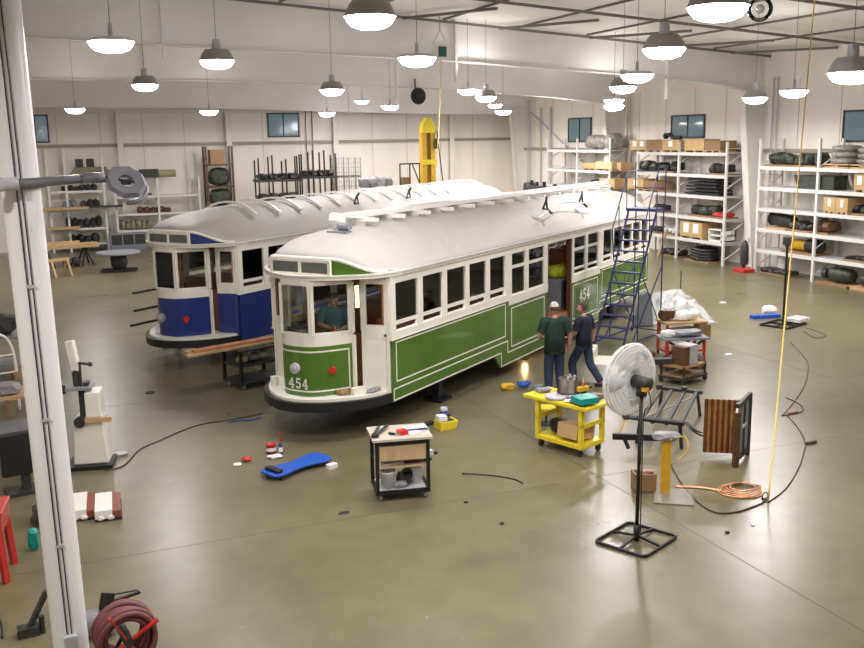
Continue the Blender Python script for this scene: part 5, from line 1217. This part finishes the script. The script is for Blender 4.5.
MB().mm((-.4, -.55, 0), (.4, .55, .06)).build('pallet', timber, t); MB().cyl((0, -.5, .28), (0, .5, .36), .24, n=18).build('barrel', dark, t, True); MB().cyl((0, .48, .36), (0, .56, .37), .27, n=18).build('end_cap', black, t)
heap(787, 812, 1.7, .36, dark, 'dark axle parts on the fourth shelf behind the yellow rope', 43, n=4)
heap(813, 830, 1.7, .5, brown, 'leaning brown bars on the fourth shelf right of the yellow rope', 44, n=2)
t = thing('barrel_motor', 'ochre and black motor on the fifth shelf behind the yellow rope', 'motor', (25.6, on_x(797, 245, 25.2).y, .905))
MB().mm((-.4, -.8, 0), (.4, .8, .06)).build('pallet', cardb, t); MB().cyl((0, -.15, .3), (0, .75, .3), .2, n=18).build('barrel', yellowo, t, True); MB().cyl((0, -.75, .32), (0, -.15, .3), .24, n=14).build('gearbox', dark, t)
heap(846, 872, .9, .14, dark, 'flat dark pallet at the right edge, fifth shelf', 46, n=3)
t = thing('gas_cylinder', 'tall white cylinder under the rack left of the rope', 'cylinder', (25.75, on_x(778.5, 250, 25.5).y, .07))
MB().lathe([(0, 0), (.19, 0), (.2, .05), (.2, .72), (.12, .80), (.05, .81), (0, .81)], n=18).build('tank', white, t, True)
heap(762, 792, 0, .2, dark, 'flat dark pallet load on the floor under the rack left of the rope', 48, n=4, X=25.5)
t = thing('gearbox', 'dark green gearbox on a pallet on the floor right of the rope', 'gearbox', (25.5, on_x(833, 275, 25.1).y, .005))
MB().mm((-.45, -.8, 0), (.45, .8, .08)).build('pallet', cardb, t); MB().lump((0, 0, .35), (.6, 1.1, .52), 51, .12).build('housing', darkgreen, t, True); MB().cyl((-.1, .5, .35), (-.1, .68, .35), .18, n=16).build('flange', dark, t)
t = thing('gearbox', 'black machine on a yellow-edged pallet at the right edge floor', 'machine', (25.5, on_x(862, 285, 25.1).y, .005))
MB().mm((-.45, -.6, 0), (.45, .6, .09)).build('pallet', timber, t); MB().lump((0, 0, .33), (.6, .7, .45), 52, .15).build('housing', dark, t, True)
t = thing('floor_polisher', 'dark upright machine with a red base between the two white racks', 'machine', (24.95, on_x(744, 262, 24.9).y, 0))
MB().mm((-.3, -.32, 0), (.3, .32, .12)).build('base', red, t, bev=.02); MB().lump((0, .05, .65), (.3, .3, 1.05), 53, .12).build('body', dark, t, True); MB().bar((0, -.05, .2), (.1, -.05, 1.3), .05).build('handle', lgrey, t)
# corner rack behind the tram roof
t = thing('wrapped_engine', 'large shrink-wrapped bundle on top of the corner rack beside a window', 'bundle', (25.6, on_x(597, 145, 25.2).y, 4.56))
for k in range(3): MB().lump((0, -.8+.8*k, .38), (.8, 1.1, .78-.06*k), 61+k, .12).build('wrapped_lump', wrap, t, True)
box(582, 594, 3.57, .35, card, 'left pale carton on the corner rack second shelf, under the wrapped bundle')
box(594.5, 611, 3.57, .42, mat('card_light', (.55, .42, .24), .7), 'middle pale carton on the corner rack second shelf')
box(611.5, 620, 3.57, .38, card, 'narrow pale carton at the right end of the corner rack second shelf', X=25.7, dep=.6)
box(599, 614, 2.75, .46, card, 'pale carton with a white tag on the corner rack third shelf', tags=1)
heap(589, 598, 2.75, .35, dark, 'small dark load left of the carton on the corner rack third shelf', 65, n=2)
# black machine and posts standing beyond the green tram roof
t = thing('press_machine', 'black machine with upright posts showing over the far end of the green tram roof', 'machine', (22.6, 41.3, 0), R(80))
MB().mm((-2.0, -.5, 0), (2.0, .5, .5)).build('base', dark, t)
for x, h in ((-2.0, 3.05), (-1.62, 2.75), (-1.2, 2.85), (-.5, 3.1), (.6, 3.05), (.95, 2.9), (1.4, 3.1)): MB().mm((x-.07, -.07, .4), (x+.07, .07, h)).build('post', black, t)
MB().mm((-.2, -.3, 2.2), (1.1, .3, 2.85)).build('crosshead', dark, t); MB().cyl((1.7, -.2, 2.7), (1.7, .25, 2.7), .3, n=16).build('wheel', dark, t)
MB().mm((1.4, -.2, .4), (2.0, .2, 2.5)).build('column', dark, t)

# ------------------------------------------------------------------ along the back wall
def rack_b(name, label, xs, levels, top, y, m=shelfm, dep=.9, labelc='shelving'):
    t = thing(name, label, labelc, (xs[0], y, 0)); X0 = xs[0]
    for x in xs:
        for d in (0, dep): MB().mm((x-X0-.05, d-.04, 0), (x-X0+.05, d+.04, top)).build('post', m, t)
    for a, b in zip(xs, xs[1:]):
        for z in levels:
            MB().mm((a-X0+.04, 0, z-.10), (b-X0-.04, dep, z)).build('shelf', m, t)
    return t
YS = 50.3
rack_b('storage_rack', 'pale shelving on the back wall just right of the white column', (.6, 1.4, 3.15), (.4, 1.15, 2.09, 2.98, 3.75), 5.05, YS)
rack_b('storage_rack', 'grey shelving on the back wall left of the blue tram front', (3.65, 5.7, 7.75), (.93, 1.75, 2.62), 3.5, YS)
def heap_b(px0, px1, z, h, m, label, seed, y=50.7, n=3, name='machine_part', cat='part'):
    a, b = on_y(px0, 200, y).x, on_y(px1, 200, y).x; w = b-a; rd = random.Random(seed)
    t = thing(name, label, cat, ((a+b)/2, y, z+.005))
    for k in range(n):
        hh = h*rd.uniform(.7, 1); MB().lump((-w/2+w*(k+.5)/n, 0, hh/2), (w/n*1.1, .5, hh), seed*5+k, .2).build('piece', m, t)
    return t
for px, lab in ((79, 'left of two black speakers standing on the shelving by the white column'), (90, 'right of two black speakers standing on the shelving by the white column')):
    x = on_y(px, 160, 50.6).x; t = thing('speaker_box', lab, 'box', (x, 50.7, 4.1), 0, 'black boxes on the left shelving')
    MB().mm((-.17, -.2, 0), (.17, .2, .40)).build('body', black, t); MB().mm((-.13, -.21, .05), (.13, -.2, .35)).build('face', dark, t)
t = thing('timber_stack', 'stack of greenish timber under the two black boxes on the shelving', 'timber', (2.6, 50.7, 3.755))
for k, (w, h0) in enumerate(((1.9, 0), (1.7, .12), (1.5, .23))): MB().mm((-w/2, -.3, h0), (w/2, .3, h0+.11)).build('board', mat('drab_timber', (.20, .19, .11), .6), t)
heap_b(62, 98, 2.98, .3, dark, 'dark goods along the third shelf by the white column', 71, n=6)
heap_b(62, 76, 2.09, .5, greyp, 'dark cartons on the middle shelf left half by the white column', 72, n=3)
heap_b(80, 99, 2.09, .5, dark, 'black cases on the middle shelf right half by the white column', 73, n=3)
heap_b(64, 100, 1.15, .6, dark, 'dark clutter on the lower shelf by the white column', 74, n=6)
heap_b(66, 96, .4, .5, black, 'black bags on the lowest shelf by the white column', 75, n=4)
def long_board(px0, px1, z, y, label, m, th=.12):
    a, b = on_y(px0, 200, y).x, on_y(px1, 200, y).x
    tag(MB().mm((-(b-a)/2, -.2, 0), ((b-a)/2, .2, th)).build('board', m, loc=((a+b)/2, y, z)), label, 'board')
long_board(42, 88, 2.1, 50.02, 'long pale board on the middle shelf reaching past the white column', timber)
long_board(88, 122, 2.15, 50.0, 'long dark bar sticking out right from the middle shelf of the left shelving', dark, .08)
long_board(44, 78, 1.16, 50.02, 'long pale board on the lower shelf by the white column', timber)
heap_b(136, 152, 2.63, .12, dark, 'low dark goods on the top shelf of the grey shelving', 76, n=4)
x0, x1 = on_y(128, 170, 50.3).x, on_y(176, 170, 50.3).x
t = thing('pipe_roll', 'long olive roll resting across the top of the grey shelving', 'roll', ((x0+x1)/2, 50.6, 3.505))
MB().cyl((-(x1-x0)/2, 0, .19), ((x1-x0)/2, 0, .19), .18, n=18).build('roll', mat('olive_roll', (.30, .30, .16), .6), t, True); MB().mm((-.6, -.25, 0), (.3, .25, .42)).build('dark_bundle', darkgreen, t)
heap_b(136, 170, 1.75, .35, brown, 'brown goods on the middle of the grey shelving', 77, n=5)
heap_b(118, 150, .93, .55, mat('mixed_goods', (.22, .20, .12), .6, noise=.5), 'mixed jars and boxes on the lowest shelf of the grey shelving', 78, n=6)
t = thing('metal_cabinet', 'low blue-grey metal cabinet at the foot of the grey shelving', 'cabinet', (on_y(128, 240, 49.8).x, 49.85, 0))
MB().mm((-.85, -.35, .25), (.85, .35, .85)).build('body', greyp, t); MB().mm((-.85, -.4, .02), (.85, .35, .25)).build('plinth', mat('steel_blue', (.16, .18, .22), .4), t)
for x in (-.55, 0, .55): MB().mm((x-.25, -.36, .3), (x+.25, -.35, .8)).build('door', dark, t)
# brown storage tower, black racks and wire cage by the wall
x0, x1 = on_y(206, 170, 50).x, on_y(232, 170, 50).x
t = thing('storage_tower', 'tall dark rack with a brown box on top, left of the dark back window', 'rack', ((x0+x1)/2, 50.2, 0)); w = x1-x0
for x in (-w/2, w/2):
    for y in (-.4, .4): MB().mm((x-.05, y-.05, 0), (x+.05, y+.05, 5.0)).build('post', brown, t)
for z in (1.0, 2.0, 3.0, 4.1): MB().mm((-w/2, -.45, z-.08), (w/2, .45, z)).build('shelf', brown, t)
for z, m, h in ((1.0, dark, .8), (2.0, darkgreen, .85), (3.0, darkgreen, .95)): MB().lump((0, 0, z+h/2), (w*.9, .7, h), int(z*3), .12).build('load', m, t)
tag(MB().mm((-.38, -.35, 0), (.32, .35, .72)).build('brown_carton', cardb, loc=((x0+x1)/2-.05, 50.2, 4.11)), 'brown carton on top of the tall dark rack', 'box')
def black_rack(px0, px1, zt, levels, label, posts, y=48.5):
    a, b = on_y(px0, 180, y).x, on_y(px1, 180, y).x
    t = thing('pipe_rack', label, 'rack', (a, y, 0)); w = b-a
    for k in range(posts):
        x = w*k/(posts-1); hgt = zt-random.uniform(0, .5)
        MB().mm((x-.035, -.035, 0), (x+.035, .035, hgt)).build('upright', black, t)
        MB().mm((x-.035, .88, 0), (x+.035, .95, hgt-.1)).build('upright', black, t)
    for z, h in levels:
        MB().mm((-.1, -.1, z-.12), (w+.1, 1.0, z)).build('shelf', dark, t)
        for k in range(4): MB().lump((w*(k+.5)/4, .4, z+h/2), (w/4*1.1, .8, h), int(z*10)+k, .25).build('load', dark, t)
    return t
black_rack(259, 300, 4.55, ((1.2, .3), (2.3, .3), (3.3, .3)), 'left black pipe rack with upright posts under the dark back window', 4)
black_rack(302, 336, 4.75, ((1.2, .3), (2.1, .25), (3.4, .3)), 'right black pipe rack with upright posts beside the wire cage', 4)
a, b = on_y(337, 180, 49).x, on_y(361, 180, 49).x
t = thing('wire_cage', 'grey wire mesh cage right of the black pipe racks', 'cage', (a, 49, 0)); w = b-a
for x in (0, w/2, w):
    for y in (0, .9): MB().mm((x-.03, y-.03, 0), (x+.03, y+.03, 4.3)).build('post', grey, t)
for z in (2.0, 3.35): MB().mm((0, 0, z-.08), (w, .9, z)).build('shelf', dark, t)
mesh = MB()
for k in range(11): mesh.cyl((w*k/10, 0, 2.0), (w*k/10, 0, 4.3), .01, n=4)
for k in range(10): mesh.cyl((0, 0, 2.1+.24*k), (w, 0, 2.1+.24*k), .01, n=4)
mesh.build('mesh', grey, t)
a = on_y(376, 180, 47).x
t = thing('engine_block', 'grey lumpy engine on a high stand seen over the blue tram roof', 'engine', (a, 47, 0))
MB().mm((-.9, -.4, 0), (.9, .4, 2.75)).build('stand', lgrey, t)
for k in range(4): MB().lump((-.65+.42*k, 0, 3.05), (.55, .6, .55), 91+k, .3).build('casting', grey, t)
a = on_y(410, 180, 47.5).x
t = thing('tall_trolley', 'tall dark tube trolley with a small box, left of the yellow crane', 'trolley', (a, 47.5, 0))
for x in (-.55, 0, .55): MB().mm((x-.03, -.03, .1), (x+.03, .03, 3.95)).build('upright', dark, t)
MB().mm((-.55, -.03, 3.9), (.55, .03, 3.97)).build('top_rail', dark, t); MB().mm((-.6, -.4, 2.65), (.7, .4, 2.75)).build('deck', dark, t); MB().mm((-.45, -.2, 2.75), (-.1, .2, 3.25)).build('small_box', cardb, t); MB().bar((.15, 0, 3.9), (.6, 0, 2.75), .05).build('brace', dark, t); MB().mm((-.6, -.5, 0), (.7, .5, .1)).build('base', dark, t)
a = on_y(428.5, 150, 46.5).x
t = thing('jib_crane', 'tall yellow crane mast rising behind the blue tram roof', 'crane', (a, 46.5, 0))
for x in (-.30, .18): MB().mm((x-.12, -.2, 0), (x+.12, .2, 5.6)).build('mast_rail', yellowo, t)
MB().mm((-.12, -.05, .3), (.1, .05, 5.5)).build('mast_web', mat('mast_dark', (.30, .18, .02), .5), t); MB().prism([(-.44, 5.5), (.32, 5.5), (.25, 5.95), (.05, 6.25), (-.15, 6.25), (-.35, 5.95)], 'y', -.25, .25).build('head', yellow, t)
MB().mm((-.45, -.22, 3.9), (.35, -.18, 4.15)).build('collar', yellow, t); MB().mm((-.42, -.5, 0), (.42, .5, .08)).build('base', yellowo, t); MB().cyl((.35, -.3, 5.6), (.75, -.3, 2.2), .03, n=8).build('tie_rod', dark, t)
MB().mm((.22, -.3, 4.7), (.42, -.1, 5.2)).build('motor', dark, t)
# hoist, horn and globe under the roof
p = on_y(440, 46, 30.1); t = thing('chain_hoist', 'small white and green hoist hanging from the roof beam above the trams', 'hoist', (p.x, p.y, p.z-.35))
MB().mm((-.22, -.15, -.1), (.22, .15, .5)).build('body', white, t); MB().mm((-.12, -.17, .0), (.16, -.15, .32)).build('panel', mat('hoist_green', (.02, .12, .10), .4), t); MB().tube([(-.2, 0, .5), (0, 0, .85), (.2, 0, .5)], .012, 6).cyl((0, 0, .85), (0, 0, 1.3), .012).build('hanger', grey, t)
e_ = at(432, 118, 0); MB().tube([(.05, 0, -.1), (-.1, 0, -2.4), (-.18, 0, -3.6)], .015, 6).build('yellow_line', rope, t)
p = on_y(419, 96, 39.7); t = thing('horn', 'round black horn mounted on the far roof beam', 'horn', (p.x, 40.1, p.z))
MB().lathe([(.08, .0), (.16, .1), (.34, .3), (.36, .32), (.30, .30), (.05, .05), (0, .05)], n=20, mtx=M.Rotation(R(90), 4, 'X')).build('bell', black, t, True); MB().cyl((0, .0, 0), (0, .15, 0), .15).build('driver', dark, t); MB().bar((0, .05, .1), (0, .05, .75), .05).build('bracket', dark, t)
p = deep(760, 9, 9.2); t = thing('glass_globe', 'clear round globe fitting beside the largest ceiling lamp', 'globe', p)
MB().sphere((0, 0, 0), .12, 16).build('globe', pane, t, True); MB().cyl((0, 0, .08), (0, 0, .2), .06).build('cap', lgrey, t); MB().cyl((0, 0, .2), (0, 0, ceil_z(p.x)-p.z), .012).build('stem', grey, t); MB().sphere((0, 0, .0), .045, 10).build('bulb', mat('dull_bulb', (.5, .45, .4), .4), t)
# table on trestles and low bench on the left floor
t = thing('trestle_table', 'long pale board table on dark trestles in front of the left shelving', 'table', (1.05, 44.6, 0), R(12))
MB().mm((-1.4, -.3, .78), (1.3, .3, .95)).build('board', timber, t); MB().mm((-1.3, .1, .95), (.6, .3, 1.05)).build('upper_board', timber, t)
for x in (-.9, .75):
    for s in (-1, 1):
        MB().bar((x, s*.08, .78), (x+.25, s*.45, 0), .07).build('leg', dark, t); MB().bar((x, s*.08, .78), (x-.25, s*.45, 0), .07).build('leg', dark, t)
heap_b(58, 75, .0, .5, dark, 'dark tool box on the floor under the trestle table', 79, y=44.2, n=2)
t = thing('sawhorse', 'small pale wooden sawhorse beside the white column, in front of the table', 'sawhorse', (.62, 41.2, 0), R(30))
MB().mm((-.45, -.06, .6), (.45, .06, .72)).build('beam', timber, t)
for x in (-.35, .35):
    for s in (-1, 1): MB().bar((x, s*.03, .65), (x, s*.3, 0), .08).build('leg', timber, t)
t = thing('lift_bench', 'low grey pedestal bench with rounded top left of the blue tram', 'bench', (2.95, 41.6, 0), R(-10))
MB().lathe([(0, .72), (.85, .72), (.9, .76), (.88, .82), (0, .84)], n=24).build('bench_top', greyp, t); MB().lump((0, 0, .4), (.7, .5, .64), 96, .12).build('pedestal', dark, t)
for s in (-1, 1): MB().bar((-.7, s*.3, .05), (.7, s*.3, .05), .1).build('foot', dark, t)
# bars poking out behind the blue tram front, resting on a low horse
t = thing('bar_rack', 'dark rack holding long bars that stick out left of the blue tram front', 'rack', tw(18.3, 18.35), TA)
for x in (-.5, 1.2):
    MB().mm((x-.05, -.3, 0), (x+.05, -.2, 1.7)).mm((x-.05, .2, 0), (x+.05, .3, 1.7)).mm((x-.05, -.3, .0), (x+.05, .3, .08)).build('frame', dark, t)
for z, ln in ((.75, -1.75), (1.1, -1.6), (1.55, -1.6)):
    MB().cyl((ln-.1, 0, z), (2.2, 0, z), .035).build('bar', dark, t); 
    for x in (-.5, 1.2): MB().mm((x-.04, -.3, z-.09), (x+.04, .3, z-.035)).build('arm', dark, t)
tag(MB().lump((0, 0, .12), (.3, .2, .26), 111, .25).build('cloth', paper, loc=tw(16.02, 16.85, .767)), 'white cloth bunched on the blue tram front ledge under its headlamp', 'cloth')
sc.view_settings.view_transform = 'Standard'; sc.view_settings.look = 'None'; sc.view_settings.gamma = 1; sc.view_settings.use_curve_mapping = False
sc.view_settings.exposure = 0.20
w_ = bpy.data.worlds.new('world'); sc.world = w_; w_.use_nodes = True; w_.node_tree.nodes['Background'].inputs[0].default_value = (.02, .025, .03, 1)
